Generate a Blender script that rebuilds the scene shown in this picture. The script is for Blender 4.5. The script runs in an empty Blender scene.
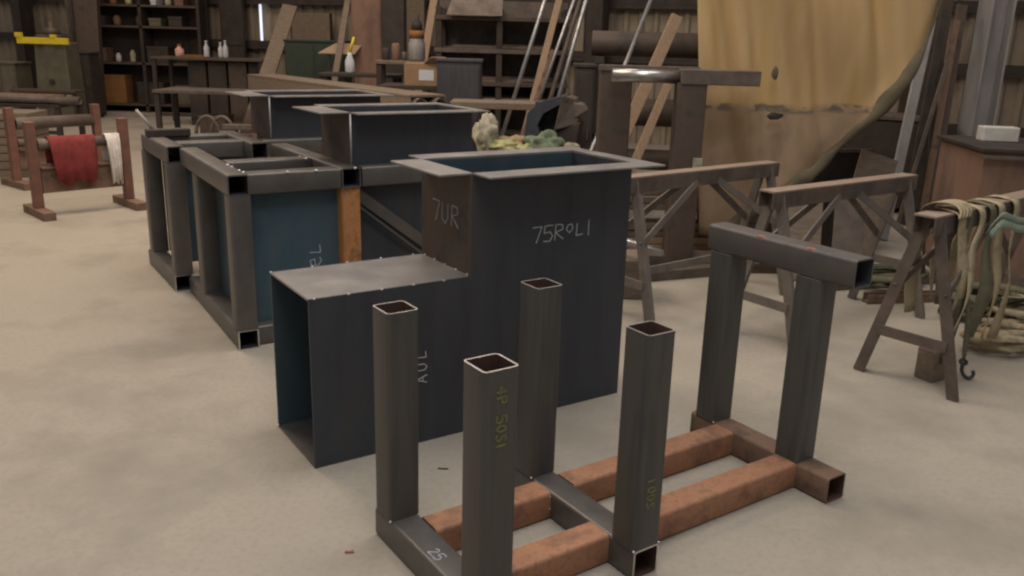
import bpy, bmesh, math, random
from mathutils import Vector, Matrix
random.seed(7)
S = bpy.context.scene
COL = S.collection
R_ = math.radians

# ------------------------------------------------------------------ camera
FPX, PITCH, ROLL, EYE = 859.2, 0.2823, -0.0279, 1.5547
fw = Vector((0, math.cos(PITCH), -math.sin(PITCH)))
rt0 = Vector((1, 0, 0)); dn0 = fw.cross(rt0)
RT = math.cos(ROLL)*rt0 + math.sin(ROLL)*dn0
DN = -math.sin(ROLL)*rt0 + math.cos(ROLL)*dn0
EYEP = Vector((0, 0, EYE))
cd = bpy.data.cameras.new('camera'); cam = bpy.data.objects.new('camera', cd); COL.objects.link(cam)
cd.sensor_width = 36; cd.lens = 36*FPX/1024; cd.clip_start = .05; cd.clip_end = 200
M3 = Matrix((RT, -DN, -fw)).transposed()
cam.matrix_world = Matrix.Translation(EYEP) @ M3.to_4x4()
S.camera = cam
def ray(px, py): return fw + RT*((px-512)/FPX) + DN*((py-288)/FPX)
def atY(px, py, Y): d = ray(px, py); return EYEP + d*(Y/d.y)
def atZ(px, py, z=0): d = ray(px, py); return EYEP + d*((z-EYE)/d.z)

# ------------------------------------------------------------------ materials
MATS = {}
def mat(name, c1, c2=None, scale=6, rough=.6, metal=0., bump=.0, c3=None, stretch=(1, 1, 1), detail=6, lo=.35, hi=.65, spec=.4, rvar=.1, fine=None):
    m = bpy.data.materials.new(name); m.use_nodes = True
    nt = m.node_tree; N = nt.nodes; L = nt.links
    b = N['Principled BSDF']
    b.inputs['Roughness'].default_value = rough; b.inputs['Metallic'].default_value = metal
    b.inputs['Specular IOR Level'].default_value = spec
    if c2 is None: c2 = tuple(x*.75 for x in c1)
    tc = N.new('ShaderNodeTexCoord'); mp = N.new('ShaderNodeMapping')
    mp.inputs['Scale'].default_value = stretch
    L.new(tc.outputs['Object'], mp.inputs['Vector'])
    n = N.new('ShaderNodeTexNoise'); n.inputs['Scale'].default_value = scale; n.inputs['Detail'].default_value = detail
    n.inputs['Roughness'].default_value = .65
    L.new(mp.outputs['Vector'], n.inputs['Vector'])
    r = N.new('ShaderNodeValToRGB'); e = r.color_ramp.elements
    e[0].position = lo; e[0].color = (*c1, 1); e[1].position = hi; e[1].color = (*c2, 1)
    if c3: x = r.color_ramp.elements.new((lo+hi)/2); x.color = (*c3, 1)
    L.new(n.outputs['Fac'], r.inputs['Fac'])
    out = r.outputs['Color']
    if fine:
        n2 = N.new('ShaderNodeTexNoise'); n2.inputs['Scale'].default_value = fine[0]; n2.inputs['Detail'].default_value = 4
        L.new(tc.outputs['Object'], n2.inputs['Vector'])
        r2 = N.new('ShaderNodeValToRGB'); r2.color_ramp.elements[0].position = fine[2]; r2.color_ramp.elements[1].position = fine[3]
        L.new(n2.outputs['Fac'], r2.inputs['Fac'])
        mx = N.new('ShaderNodeMixRGB'); L.new(r2.outputs['Color'], mx.inputs['Fac']); L.new(out, mx.inputs['Color1'])
        mx.inputs['Color2'].default_value = (*fine[1], 1); out = mx.outputs['Color']
    L.new(out, b.inputs['Base Color'])
    mr = N.new('ShaderNodeMapRange'); mr.inputs['To Min'].default_value = max(0, rough-rvar); mr.inputs['To Max'].default_value = min(1, rough+rvar)
    L.new(n.outputs['Fac'], mr.inputs['Value']); L.new(mr.outputs['Result'], b.inputs['Roughness'])
    if bump:
        bp = N.new('ShaderNodeBump'); bp.inputs['Strength'].default_value = bump; bp.inputs['Distance'].default_value = .01
        L.new(n.outputs['Fac'], bp.inputs['Height']); L.new(bp.outputs['Normal'], b.inputs['Normal'])
    MATS[name] = m
    return m
SZ = (3, 3, .5)
mat('mill_steel', (.045, .045, .051), (.06, .059, .06), 4, .5, .2, .05, (.052, .058, .07), SZ)
mat('blue_steel', (.045, .07, .085), (.06, .08, .09), 4, .5, .2, .05, (.05, .08, .10), (2, 2, 1))
mat('post_steel', (.072, .075, .073), (.058, .062, .066), 3, .5, .2, .05, (.092, .086, .073), (5, 5, .4))
mat('beam_steel', (.085, .078, .072), (.062, .06, .06), 5, .55, .15, .08, (.10, .088, .078))
mat('dull_steel', (.11, .10, .09), (.145, .132, .12), 7, .42, .45, .08)
mat('plate_steel', (.20, .19, .185), (.30, .28, .26), 5, .38, .4, .05, (.25, .235, .22))  # base tone raised on flanges and low duct top to mimic specular sheen
mat('brown_steel', (.085, .062, .05), (.06, .05, .043), 6, .6, .2, .05, (.1, .07, .052))
mat('rust', (.30, .145, .08), (.19, .1, .062), 7, .75, .05, .12, (.36, .175, .095), fine=(60, (.2, .12, .08), .5, .75))
mat('rust_brown', (.17, .11, .075), (.1, .07, .052), 8, .75, .1, .1, (.2, .12, .08))
mat('orange_rust', (.36, .16, .055), (.2, .1, .05), 14, .8, .05, .15, (.45, .2, .07), fine=(90, (.35, .26, .18), .6, .8))
mat('old_steel', (.16, .125, .1), (.09, .072, .06), 7, .6, .25, .1)
mat('teal_steel', (.05, .085, .105), (.075, .105, .12), 4, .5, .1, .05, (.06, .10, .125), (2, 2, 1))
mat('saw_grey', (.2, .17, .14), (.13, .11, .095), 7, .65, .2, .1)
mat('lit_top', (.3, .22, .165), (.22, .165, .13), 8, .7, .1, .08)  # rust tan, lightened to paint in the strong light on sawhorse tops
mat('dark_brown', (.06, .045, .036), (.035, .028, .024), 5, .7, .1, .05)
mat('cut_steel', (.75, .72, .68), (.55, .52, .48), 30, .3, .8)
mat('bore_rust', (.09, .045, .03), (.05, .03, .025), 10, .8)
mat('weld', (.75, .75, .75), (.5, .5, .5), 30, .4, .6)
mat('chalk', (.50, .53, .55), (.36, .4, .43), 60, .95)
mat('yellow_marker', (.22, .23, .08), (.13, .14, .06), 60, .9)
mat('red_marker', (.45, .12, .07), (.3, .09, .06), 60, .9)
mat('concrete', (.315, .278, .225), (.25, .222, .178), .9, .85, 0, .05, (.34, .30, .243), detail=12, fine=(45, (.27, .24, .20), .48, .85))
mat('siding', (.27, .215, .155), (.19, .15, .11), 2.2, .7, .1, .03, (.3, .245, .18), (1, 1, .35))
mat('wood', (.34, .235, .15), (.24, .165, .105), 9, .8, 0, .05, None, (6, 1, 6))
mat('old_wood', (.21, .158, .112), (.14, .108, .08), 9, .85, 0, .06, None, (1, 5, 5))
mat('tarp', (.40, .265, .095), (.32, .215, .085), 1.6, .85, 0, .1, (.44, .3, .115), (1.5, 1, .5), fine=(7, (.25, .18, .09), .55, .9))
mat('tarp_dirty', (.27, .195, .1), (.19, .145, .085), 5, .9, 0, .1, (.3, .22, .115))
def tarp_mat():
    m = bpy.data.materials.new('tarp_sheet'); m.use_nodes = True; N = m.node_tree.nodes; L = m.node_tree.links; b = N['Principled BSDF']
    b.inputs['Roughness'].default_value = .85; b.inputs['Specular IOR Level'].default_value = .25
    tc = N.new('ShaderNodeTexCoord'); sx = N.new('ShaderNodeSeparateXYZ'); L.new(tc.outputs['Object'], sx.inputs[0])
    def noise(sc, st, det=5):
        mp = N.new('ShaderNodeMapping'); mp.inputs['Scale'].default_value = st; L.new(tc.outputs['Object'], mp.inputs['Vector'])
        n = N.new('ShaderNodeTexNoise'); n.inputs['Scale'].default_value = sc; n.inputs['Detail'].default_value = det; L.new(mp.outputs[0], n.inputs['Vector']); return n.outputs['Fac']
    def math_(op, a, b_):
        n = N.new('ShaderNodeMath'); n.operation = op
        for i, v in enumerate((a, b_)):
            if isinstance(v, (int, float)): n.inputs[i].default_value = v
            else: L.new(v, n.inputs[i])
        return n.outputs[0]
    def ramp(f, els):
        r_ = N.new('ShaderNodeValToRGB'); L.new(f, r_.inputs[0]); e = r_.color_ramp.elements
        e[0].position, e[0].color = els[0][0], (*els[0][1], 1); e[1].position, e[1].color = els[-1][0], (*els[-1][1], 1)
        for p, c in els[1:-1]: x = e.new(p); x.color = (*c, 1)
        return r_.outputs[0]
    def mix(f, a, b_):
        n = N.new('ShaderNodeMixRGB')
        for k_, v in (('Fac', f), ('Color1', a), ('Color2', b_)):
            if isinstance(v, tuple): n.inputs[k_].default_value = (*v, 1)
            else: L.new(v, n.inputs[k_])
        return n.outputs[0]
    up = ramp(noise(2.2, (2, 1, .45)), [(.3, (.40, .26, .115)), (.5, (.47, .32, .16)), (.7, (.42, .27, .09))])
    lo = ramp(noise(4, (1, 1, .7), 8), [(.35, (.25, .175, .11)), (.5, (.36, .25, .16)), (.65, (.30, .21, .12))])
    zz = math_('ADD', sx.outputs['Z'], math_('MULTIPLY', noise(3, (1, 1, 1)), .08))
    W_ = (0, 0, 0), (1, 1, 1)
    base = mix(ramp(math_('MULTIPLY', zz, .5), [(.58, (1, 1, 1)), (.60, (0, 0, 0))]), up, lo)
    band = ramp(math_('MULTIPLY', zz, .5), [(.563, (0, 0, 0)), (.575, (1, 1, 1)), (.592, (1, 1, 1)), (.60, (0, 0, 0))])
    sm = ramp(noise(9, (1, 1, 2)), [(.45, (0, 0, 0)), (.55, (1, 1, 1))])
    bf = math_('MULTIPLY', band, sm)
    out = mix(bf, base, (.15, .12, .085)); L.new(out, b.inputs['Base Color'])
    MATS['tarp_sheet'] = m
tarp_mat()
mat('tarp_hem', (.15, .12, .07), (.1, .085, .055), 8, .9)
mat('red_cloth', (.24, .035, .032), (.15, .026, .024), 12, .95, 0, .2)
mat('white_cloth', (.72, .66, .6), (.5, .45, .4), 14, .95, 0, .2)
mat('red_paint', (.21, .095, .065), (.14, .07, .05), 9, .6, .1)
mat('container_rust', (.2, .115, .08), (.14, .09, .07), 2.5, .8, .05, .1, (.235, .14, .095), (1, 1, .6))
mat('white_block', (.56, .53, .47), (.45, .42, .37), 10, .9)
mat('pale_steel', (.36, .34, .32), (.27, .255, .245), 4, .6, .2, 0, None, SZ)
mat('galvanised', (.45, .44, .43), (.3, .29, .28), 8, .35, .7)
mat('shiny_steel', (.5, .48, .46), (.32, .3, .28), 8, .33, .9)
mat('webbing', (.34, .27, .165), (.23, .185, .115), 14, .9, 0, .1, (.4, .33, .21))
mat('webbing_olive', (.15, .14, .085), (.1, .095, .06), 14, .9, 0, .1)
mat('webbing_green', (.2, .27, .2), (.3, .33, .26), 14, .9)
mat('cardboard', (.32, .2, .11), (.25, .155, .085), 8, .9)
mat('label_white', (.6, .62, .63), (.5, .52, .54), 30, .8)
mat('yellow_paint', (.75, .6, .03), (.6, .45, .02), 10, .5)
mat('green_metal', (.03, .045, .03), (.04, .05, .035), 8, .6, .2)
mat('olive_metal', (.16, .145, .1), (.11, .1, .07), 6, .6, .2)
mat('grey_blue', (.085, .078, .085), (.06, .057, .063), 5, .5, .3, 0, None, SZ)
mat('orange_box', (.26, .12, .035), (.18, .09, .03), 8, .85)
mat('pink_plastic', (.7, .42, .36), (.5, .25, .2), 20, .5)
mat('clear_plastic', (.6, .6, .62), (.4, .4, .42), 20, .25)
mat('yellow_green', (.42, .4, .19), (.26, .27, .13), 12, .85, 0, .1)
mat('pale_rag', (.44, .4, .3), (.25, .23, .17), 14, .95, 0, .2)
mat('green_rag', (.2, .24, .15), (.12, .15, .1), 14, .95, 0, .2)
mat('dark_rubber', (.04, .04, .042), (.06, .058, .055), 12, .8)
mat('copper_butt', (.6, .28, .18), (.45, .2, .14), 20, .5)
def emis(name, c, s):
    m = bpy.data.materials.new(name); m.use_nodes = True; b = m.node_tree.nodes['Principled BSDF']
    b.inputs['Emission Color'].default_value = (*c, 1); b.inputs['Emission Strength'].default_value = s; MATS[name] = m
emis('daylight_gap', (.75, .82, 1), 1.1)

# ------------------------------------------------------------------ mesh builder
class MB:
    def __init__(s): s.bm = bmesh.new()
    def hexa(s, P, mi=0, bev=0):
        v = [s.bm.verts.new(p) for p in P]
        F = [s.bm.faces.new([v[i] for i in q]) for q in ((3, 2, 1, 0), (4, 5, 6, 7), (0, 1, 5, 4), (1, 2, 6, 5), (2, 3, 7, 6), (3, 0, 4, 7))]
        for f in F: f.material_index = mi
        if bev:
            es = list({e for f in F for e in f.edges})
            bmesh.ops.bevel(s.bm, geom=es, offset=bev, segments=2, profile=.5, affect='EDGES')
        return s
    def box(s, x0, x1, y0, y1, z0, z1, mi=0, bev=0):
        return s.hexa([(x0, y0, z0), (x1, y0, z0), (x1, y1, z0), (x0, y1, z0), (x0, y0, z1), (x1, y0, z1), (x1, y1, z1), (x0, y1, z1)], mi, bev)
    def frame(s, p, q, up=(0, 0, 1)):
        p, q = Vector(p), Vector(q); d = (q-p).normalized(); u = Vector(up)
        if abs(d.dot(u)) > .98: u = Vector((0, 1, 0)) if abs(d.y) < .9 else Vector((1, 0, 0))
        a = d.cross(u).normalized(); b = a.cross(d).normalized()
        return p, q, a, b
    def bar(s, p, q, w, h=None, up=(0, 0, 1), mi=0, bev=0):
        h = h or w; p, q, a, b = s.frame(p, q, up)
        a = a*w/2; b = b*h/2
        return s.hexa([p-a-b, q-a-b, q+a-b, p+a-b, p-a+b, q-a+b, q+a+b, p+a+b], mi, bev)
    def loops(s, rings, mi=0, closed=True, smooth=True):
        L = [[s.bm.verts.new(p) for p in r] for r in rings]
        for i in range(len(L)-1):
            n = len(L[i])
            for k in range(n if closed else n-1):
                f = s.bm.faces.new([L[i][k], L[i][(k+1) % n], L[i+1][(k+1) % n], L[i+1][k]]); f.material_index = mi; f.smooth = smooth
        return L
    def cap(s, ring, mi=0, rev=False):
        f = s.bm.faces.new(ring[::-1] if rev else ring); f.material_index = mi
    def cyl(s, p, q, r, r2=None, seg=16, mi=0, hollow=0, caps=True):
        r2 = r if r2 is None else r2; p, q, a, b = s.frame(p, q)
        def ring(c, rr): return [c+a*rr*math.cos(t*2*math.pi/seg)+b*rr*math.sin(t*2*math.pi/seg) for t in range(seg)]
        if hollow:
            s.loops([ring(p, r), ring(q, r2), ring(q, r2-hollow), ring(p, r-hollow), ring(p, r)], mi)
        else:
            L = s.loops([ring(p, r), ring(q, r2)], mi)
            if caps: s.cap(L[0], mi, True); s.cap(L[1], mi)
        return s
    def tube(s, pts, rad, seg=8, mi=0):
        P = [Vector(p) for p in pts]; rings = []; a = None
        for i, p in enumerate(P):
            tn = (P[min(i+1, len(P)-1)]-P[max(i-1, 0)]).normalized()
            if a is None: a = tn.orthogonal().normalized()
            a = (a-tn*a.dot(tn)).normalized(); b = tn.cross(a)
            rings.append([p+a*rad*math.cos(k*2*math.pi/seg)+b*rad*math.sin(k*2*math.pi/seg) for k in range(seg)])
        L = s.loops(rings, mi); s.cap(L[0], mi, True); s.cap(L[-1], mi); return s
    def sqtube(s, p, q, w, h=None, t=.006, r=.012, up=(0, 0, 1), mi=0, mend=None, mbore=None, seg=3):
        h = h or w; p, q, a, b = s.frame(p, q, up)
        mend = mi if mend is None else mend; mbore = mi if mbore is None else mbore
        def ring(c, W, H, rr):
            o = []
            for sx, sy, a0 in ((1, 1, 0), (-1, 1, 90), (-1, -1, 180), (1, -1, 270)):
                for k in range(seg+1):
                    an = R_(a0+90*k/seg); o.append(c+a*(sx*(W/2-rr)+rr*math.cos(an))+b*(sy*(H/2-rr)+rr*math.sin(an)))
            return o
        O0, O1 = ring(p, w, h, r), ring(q, w, h, r); I0, I1 = ring(p, w-2*t, h-2*t, max(r-t, .002)), ring(q, w-2*t, h-2*t, max(r-t, .002))
        s.loops([O0, O1], mi); s.loops([O1, I1], mend, smooth=False); s.loops([I1, I0], mbore); s.loops([I0, O0], mend, smooth=False)
        return s
    def poly(s, pts, off, mi=0):
        off = Vector(off); A = [s.bm.verts.new(p) for p in pts]; B = [s.bm.verts.new(Vector(p)+off) for p in pts]; n = len(pts)
        F = [s.bm.faces.new(A[::-1]), s.bm.faces.new(B)]
        for i in range(n): F.append(s.bm.faces.new([A[i], A[(i+1) % n], B[(i+1) % n], B[i]]))
        for f in F: f.material_index = mi
        return s
    def blob(s, c, r, sc=(1, 1, 1), jit=0, sub=2, mi=0, seed=0):
        rnd = random.Random(seed); m = bmesh.ops.create_icosphere(s.bm, subdivisions=sub, radius=r)
        for v in m['verts']:
            k = 1+rnd.uniform(-jit, jit); v.co = Vector((v.co.x*sc[0]*k, v.co.y*sc[1]*k, v.co.z*sc[2]*k))+Vector(c)
            for f in v.link_faces: f.material_index = mi; f.smooth = True
        return s
    def lathe(s, c, prof, seg=14, mi=0):
        c = Vector(c); rings = [[c+Vector((r*math.cos(k*2*math.pi/seg), r*math.sin(k*2*math.pi/seg), z)) for k in range(seg)] for r, z in prof]
        L = s.loops(rings, mi); s.cap(L[0], mi, True); s.cap(L[-1], mi); return s
    def build(s, name, mats, parent=None):
        bmesh.ops.recalc_face_normals(s.bm, faces=s.bm.faces[:])
        me = bpy.data.meshes.new(name); s.bm.to_mesh(me); s.bm.free()
        for m in (mats if isinstance(mats, (list, tuple)) else [mats]): me.materials.append(MATS[m])
        o = bpy.data.objects.new(name, me); COL.objects.link(o)
        if parent is not None: o.parent = parent
        return o
def tag(o, label, cat, group=None):
    o['label'] = label; o['category'] = cat
    if group: o['group'] = group
    return o
def thing(name, label, cat, loc=(0, 0, 0), rz=0, group=None):
    o = bpy.data.objects.new(name, None); COL.objects.link(o); o.location = loc; o.rotation_euler = (0, 0, rz); o.empty_display_size = .1
    return tag(o, label, cat, group)
def struct(o): o['kind'] = 'structure'; return o
def copytree(o, parent=None):
    c = o.copy(); COL.objects.link(c)
    if parent: c.parent = parent
    for ch in [x for x in COL.objects if x.parent == o]: copytree(ch, c)
    return c

# handwriting: polylines in a unit box
GL = {'7': [[(0, 1), (.7, 1), (.3, 0)]], '5': [[(.7, 1), (.1, 1), (.05, .55), (.5, .6), (.7, .3), (.5, 0), (0, .05)]],
      'R': [[(.05, 0), (.1, 1), (.6, .95), (.65, .65), (.1, .5), (.7, 0)]], 'o': [[(.35, .35), (.1, .55), (.2, .85), (.5, .9), (.6, .6), (.35, .35)]],
      'L': [[(.1, .9), (.05, .1), (.6, .15)]], 'I': [[(.2, 1), (.2, 0)]], 'U': [[(.05, 1), (.05, .2), (.35, 0), (.6, .3), (.62, 1)]],
      'A': [[(0, 0), (.35, 1), (.7, 0)], [(.12, .4), (.55, .4)]], 'T': [[(0, 1), (.7, .95)], [(.35, 1), (.3, 0)]],
      'J': [[(.1, 1), (.7, 1)], [(.5, 1), (.45, .1), (.2, 0), (0, .2)]], '1': [[(.2, 1), (.2, 0)]], '0': [[(.35, 0), (.05, .4), (.2, .95), (.5, .95), (.65, .45), (.35, 0)]],
      'S': [[(.65, .9), (.3, 1), (.1, .75), (.5, .45), (.6, .2), (.3, 0), (0, .1)]], '4': [[(.45, 0), (.45, 1), (0, .35), (.7, .35)]],
      'P': [[(.1, 0), (.1, 1), (.6, .9), (.55, .55), (.1, .5)]], 'e': [[(.1, .5), (.6, .55), (.5, .9), (.15, .8), (.1, .3), (.5, .05), (.7, .2)]], '2': [[(.05, .8), (.35, 1), (.6, .75), (.05, 0), (.7, .05)]], ' ': []}
def writing(txt, o, ex, ey, size, m, parent, name='handwriting', w=.0045, sp=.85):
    o, ex, ey = Vector(o), Vector(ex).normalized(), Vector(ey).normalized(); n = ex.cross(ey)
    mb = MB(); x = 0
    for ch in txt:
        for pl in GL[ch]:
            P = [o+ex*size*(x+a)+ey*size*b for a, b in pl]
            for a, b in zip(P[:-1], P[1:]): mb.bar(a, b, w, .0016, up=n)
        x += sp
    return mb.build(name, m, parent)

# ------------------------------------------------------------------ setting
fl = MB(); fl.box(-20, 14, -4, 26, -.1, 0); struct(fl.build('floor', 'concrete'))
WS, WC = .45, 14.8
def wallY(x): return WC-WS*x
wd = Vector((1, -WS, 0)).normalized(); wn = Vector((-WS, -1, 0)).normalized()
def onwall(px, py):
    d = ray(px, py); t = WC/(d.y+WS*d.x); return EYEP+d*t
w0 = Vector((-16, wallY(-16), 0)); WL = 30.0
mb = MB(); prof = []
s_ = 0
while s_ < WL:
    for ds, dn_ in ((0, 0), (.12, 0), (.15, .045), (.21, .045)): prof.append((s_+ds, dn_))
    s_ += .24
front = [w0+wd*a+wn*b for a, b in prof]; back = [w0+wd*a-wn*.06 for a, b in prof]
rings = [[p+Vector((0, 0, z)) for p in (front+back[::-1])] for z in (0, 7)]
L = mb.loops(rings, 0, smooth=False); struct(mb.build('wall_back', 'siding'))
# girts and columns of the wall
k = 1
for z in (.55, 1.35, 2.15, 3.2):
    a = w0+wn*.14+Vector((0, 0, z)); b = a+wd*WL
    m = MB(); m.bar(a, b, .12, .09); m.bar(a+Vector((0, 0, -.045))+wn*.05, b+Vector((0, 0, -.045))+wn*.05, .012, .12)
    struct(m.build('trim_%d' % k, 'dark_brown')); k += 1
def icol(p, d, bf, h, m, z1, name, t=.015):
    # H-section column, flange width bf, depth h along d
    d = Vector(d).normalized(); n = Vector((-d.y, d.x, 0)); p = Vector(p); mb = MB()
    for sg in (-1, 1):
        c = p+d*sg*h/2; mb.bar(c, c+Vector((0, 0, z1)), t, bf, up=n)
    mb.bar(p, p+Vector((0, 0, z1)), h, t, up=n)
    return struct(mb.build(name, m))
for x in (-10.6, -2.6, 1.2):
    icol((x, wallY(x)-.42, 0), wn, .26, .3, 'dark_brown', 6.5, 'trim_%d' % k); k += 1
# daylight slit between two wall sheets
a = atY(264, 20, 15); pw = onwall(264.5, 20); pw.z = 0; pw = pw+wn*.10
m = MB(); m.bar(pw+Vector((0, 0, 1.36)), pw+Vector((0, 0, 3.6)), .045, .02, up=wn); struct(m.build('window_1', 'daylight_gap'))

# ------------------------------------------------------------------ FOREGROUND: welded base frame (4 in. square tube)
W = .1
FR = math.atan2(.56771, .82323)
cx, cy = -10.4636, -22.4739
ud, vd = Vector((.82323, .56771, 0)), Vector((-.56771, .82323, 0))
org = (-ud*cx-vd*cy)*W
fr = thing('machine_base_frame', 'tall frame of square steel tube in front, dark posts standing on orange rusty floor rails', 'steel frame', org, FR)
Mu, Ru, V2, V3, V4 = .537, 1.4257, -.525, -.414, -.652
HL, HR = .78, .789
ms3 = ['post_steel', 'cut_steel', 'bore_rust']
def xtube(name, u, v0, v1, mats, z=.05, end=1):
    m = MB(); m.sqtube((u+.05, v0, z), (u+.05, v1, z), W, mi=0, mend=end, mbore=2); return m.build(name, mats, fr)
xtube('cross_beam', 0, .008, -.62, ['dull_steel', 'cut_steel', 'bore_rust'])
xtube('cross_beam', Mu, .008, -.628, ['dull_steel', 'cut_steel', 'bore_rust'])
o = xtube('cross_beam', Ru, .01, V4, ['rust_brown', 'rust_brown', 'bore_rust']); o['label'] = 'rusty brown cross beam with open end'
def rail(u0, u1, v):
    m = MB(); m.sqtube((u0, v, .05), (u1, v, .05), W, mi=0); return m.build('floor_rail', 'rust', fr)
for v in (-.166, -.466):
    rail(.1, Mu, v); rail(Mu+.1, Ru, v)
def post(u, v, z1, mats=ms3, end=1):
    m = MB(); m.sqtube((u+.05, v-.05, .1), (u+.05, v-.05, z1), W+.006, mi=0, r=.014, mend=end, mbore=2, up=(0, 1, 0)); return m.build('post', mats, fr)
p1 = post(0, 0, HL); p2 = post(0, V2, HL); p3 = post(Mu, V2, HL); p4 = post(Mu, 0, HL)
post(Ru, -.012, HR); post(Ru, V3, HR)
m = MB(); m.sqtube((Ru+.05, .006, HR+.05), (Ru+.05, -.64, HR+.05), W, mi=0, mend=1, mbore=2)
m.build('top_beam', ['beam_steel', 'dull_steel', 'mill_steel'], fr)['label'] = 'dark top beam with red marker spots'
for v in (-.235, -.455):
    m = MB(); m.blob((Ru+.014, v, HR+.099), .018, (.6, 1.2, .1), .25, 2, seed=int(-v*100)); m.build('marker_spot', 'red_marker', fr)
def tack(par, pts, r=.006):
    for i, p in enumerate(pts):
        m = MB(); m.blob(p, r, (1, 1, .8), .15, 1, seed=i); m.build('tack_weld', 'weld', par)
tack(fr, [(Mu, V2-.1, .101), (Mu+.1, V2-.1, .101), (Ru-.003, -.512, .085), (Ru-.003, -.512, .03), (Ru-.003, -.212, .085), (Ru-.003, -.212, .03), (Mu-.003, -.214, .085), (Mu-.003, -.214, .04),
          (0, -.1, .101), (Ru, -.11, .101), (Mu, -.1, .101), (Ru+.1, -.52, .101)], .005)
writing('4P 50S1', (.034, V2-.1-.0038, .735), (0, 0, -1), (1, 0, 0), .03, 'yellow_marker', fr, 'yellow_mark')
writing('100S', (Mu+.035, V2-.1-.0038, .33), (0, 0, -1), (1, 0, 0), .03, 'yellow_marker', fr, 'yellow_mark')
writing('25', (.02, -.30, .1005), (0, -1, 0), (1, 0, 0), .035, 'chalk', fr, 'chalk_mark', w=.003)

# ------------------------------------------------------------------ ducts on the floor behind
TH = R_(33.5)
O = Vector((-.712, 2.874, 0))
ex, ey = Vector((math.cos(TH), math.sin(TH), 0)), Vector((-math.sin(TH), math.cos(TH), 0))
def lw(u, v, z=0): return O+ex*u+ey*v+Vector((0, 0, z))
T = .008
def flanges(par, u0, u1, v0, v1, z, f, lk=1, rk=1):
    def plate(a, b, c, d):
        m = MB(); m.box(a, b, c, d, z, z+T, bev=.0015); return m.build('flange', 'plate_steel', par)
    fl_, fr_ = f*lk, f*rk
    plate(u0, u1+fr_*.98, v0-f, v0); plate(u0-fl_, u0, v0, v1); plate(u0, u1+fr_*.98, v1, v1+f); plate(u1, u1+fr_, v0, v1)
bx = thing('steel_duct', 'large dark steel duct, low open box joined to a tall flanged box chalked 75RoLI', 'steel duct', O, TH)
bw = .42; LH = .657; TZ = 1.056; ul, ur = .662, 1.452
m = MB(); m.poly([(0, 0, 0), (ur, 0, 0), (ur, 0, TZ), (ul, 0, TZ), (ul, 0, LH), (0, 0, LH)], (0, T, 0)); m.build('front_plate', 'mill_steel', bx)
m = MB(); m.poly([(0, bw-T, 0), (ur, bw-T, 0), (ur, bw-T, TZ), (ul, bw-T, TZ), (ul, bw-T, LH), (0, bw-T, LH)], (0, T, 0)); m.build('back_plate', 'blue_steel', bx)
m = MB(); m.box(0, ul, T, bw-T, LH-T, LH); m.build('low_top_plate', 'plate_steel', bx)
m = MB(); m.box(0, ur, T, bw-T, 0, T); m.build('bottom_plate', 'dull_steel', bx)
m = MB(); m.box(ul, ul+T, T, bw-T, LH, TZ); m.build('left_plate', 'brown_steel', bx)
m = MB(); m.box(ur-T, ur, T, bw-T, T, TZ); m.build('right_plate', 'mill_steel', bx)
m = MB(); m.box(ul-.012, ul-.001, -.002, .004, LH-.01, TZ); 
flanges(bx, ul, ur, 0, bw, TZ, .125, 1.15, .62)
m.build('weld_bead', 'brown_steel', bx)
tack(bx, [(.0, bw-.01, LH+.001)]+[(.02+.13*i, .0, LH) for i in range(5)]+[(.02+.15*i, bw, LH+.001) for i in range(1, 5)]+[(ul-.002, .03+.09*i, LH+.002) for i in range(5)]+[(-.002, bw-.01, .012)], .0055)
def onv(px, py, v=0):        # point of the plane v = const, in duct coordinates
    d = ray(px, py); n = ey; p0 = lw(0, v); t = (p0-EYEP).dot(n)/d.dot(n); P = EYEP+d*t-O
    return P.dot(ex), P.dot(ey), P.z
def onu(px, py, u):
    d = ray(px, py); p0 = lw(u, 0); t = (p0-EYEP).dot(ex)/d.dot(ex); P = EYEP+d*t-O
    return P.dot(ex), P.dot(ey), P.z
a = onv(532, 244); writing('75RoLI', (a[0], -.0008, a[2]), (1, 0, .03), (0, 0, 1), .066, 'chalk', bx, 'chalk_writing', w=.0035, sp=.83)
a = onv(427, 382); writing('AUL', (a[0], -.0008, a[2]), (0, 0, 1), (-1, 0, 0), .045, 'chalk', bx, 'chalk_writing', w=.0035, sp=1.15)
a = onu(433, 214, ul); writing('7UR', (ul-.0008, a[1], a[2]-.02), (0, -1, 0), (0, 0, 1), .085, 'chalk', bx, 'chalk_writing', w=.003, sp=.9)

# tube frames
def tfr(name, label, u0, v0):
    return thing(name, label, 'steel frame', lw(u0, v0), TH)
TB = ['dull_steel', 'cut_steel', 'mill_steel']
ft = .105
def tb(par, p, q, name, mats=TB, up=(0, 0, 1), end=0):
    m = MB(); m.sqtube(p, q, ft, mi=0, mend=end, mbore=2, up=up, t=.007); return m.build(name, mats, par)
FT = .885; zc = FT-.05
A = tfr('duct_support_frame', 'square tube frame with open tube ends and a teal chalked panel, nearest the low duct', .118, 1.37)
def side(par, u, v0, v1, v2=None, posts=()):
    pass
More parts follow.
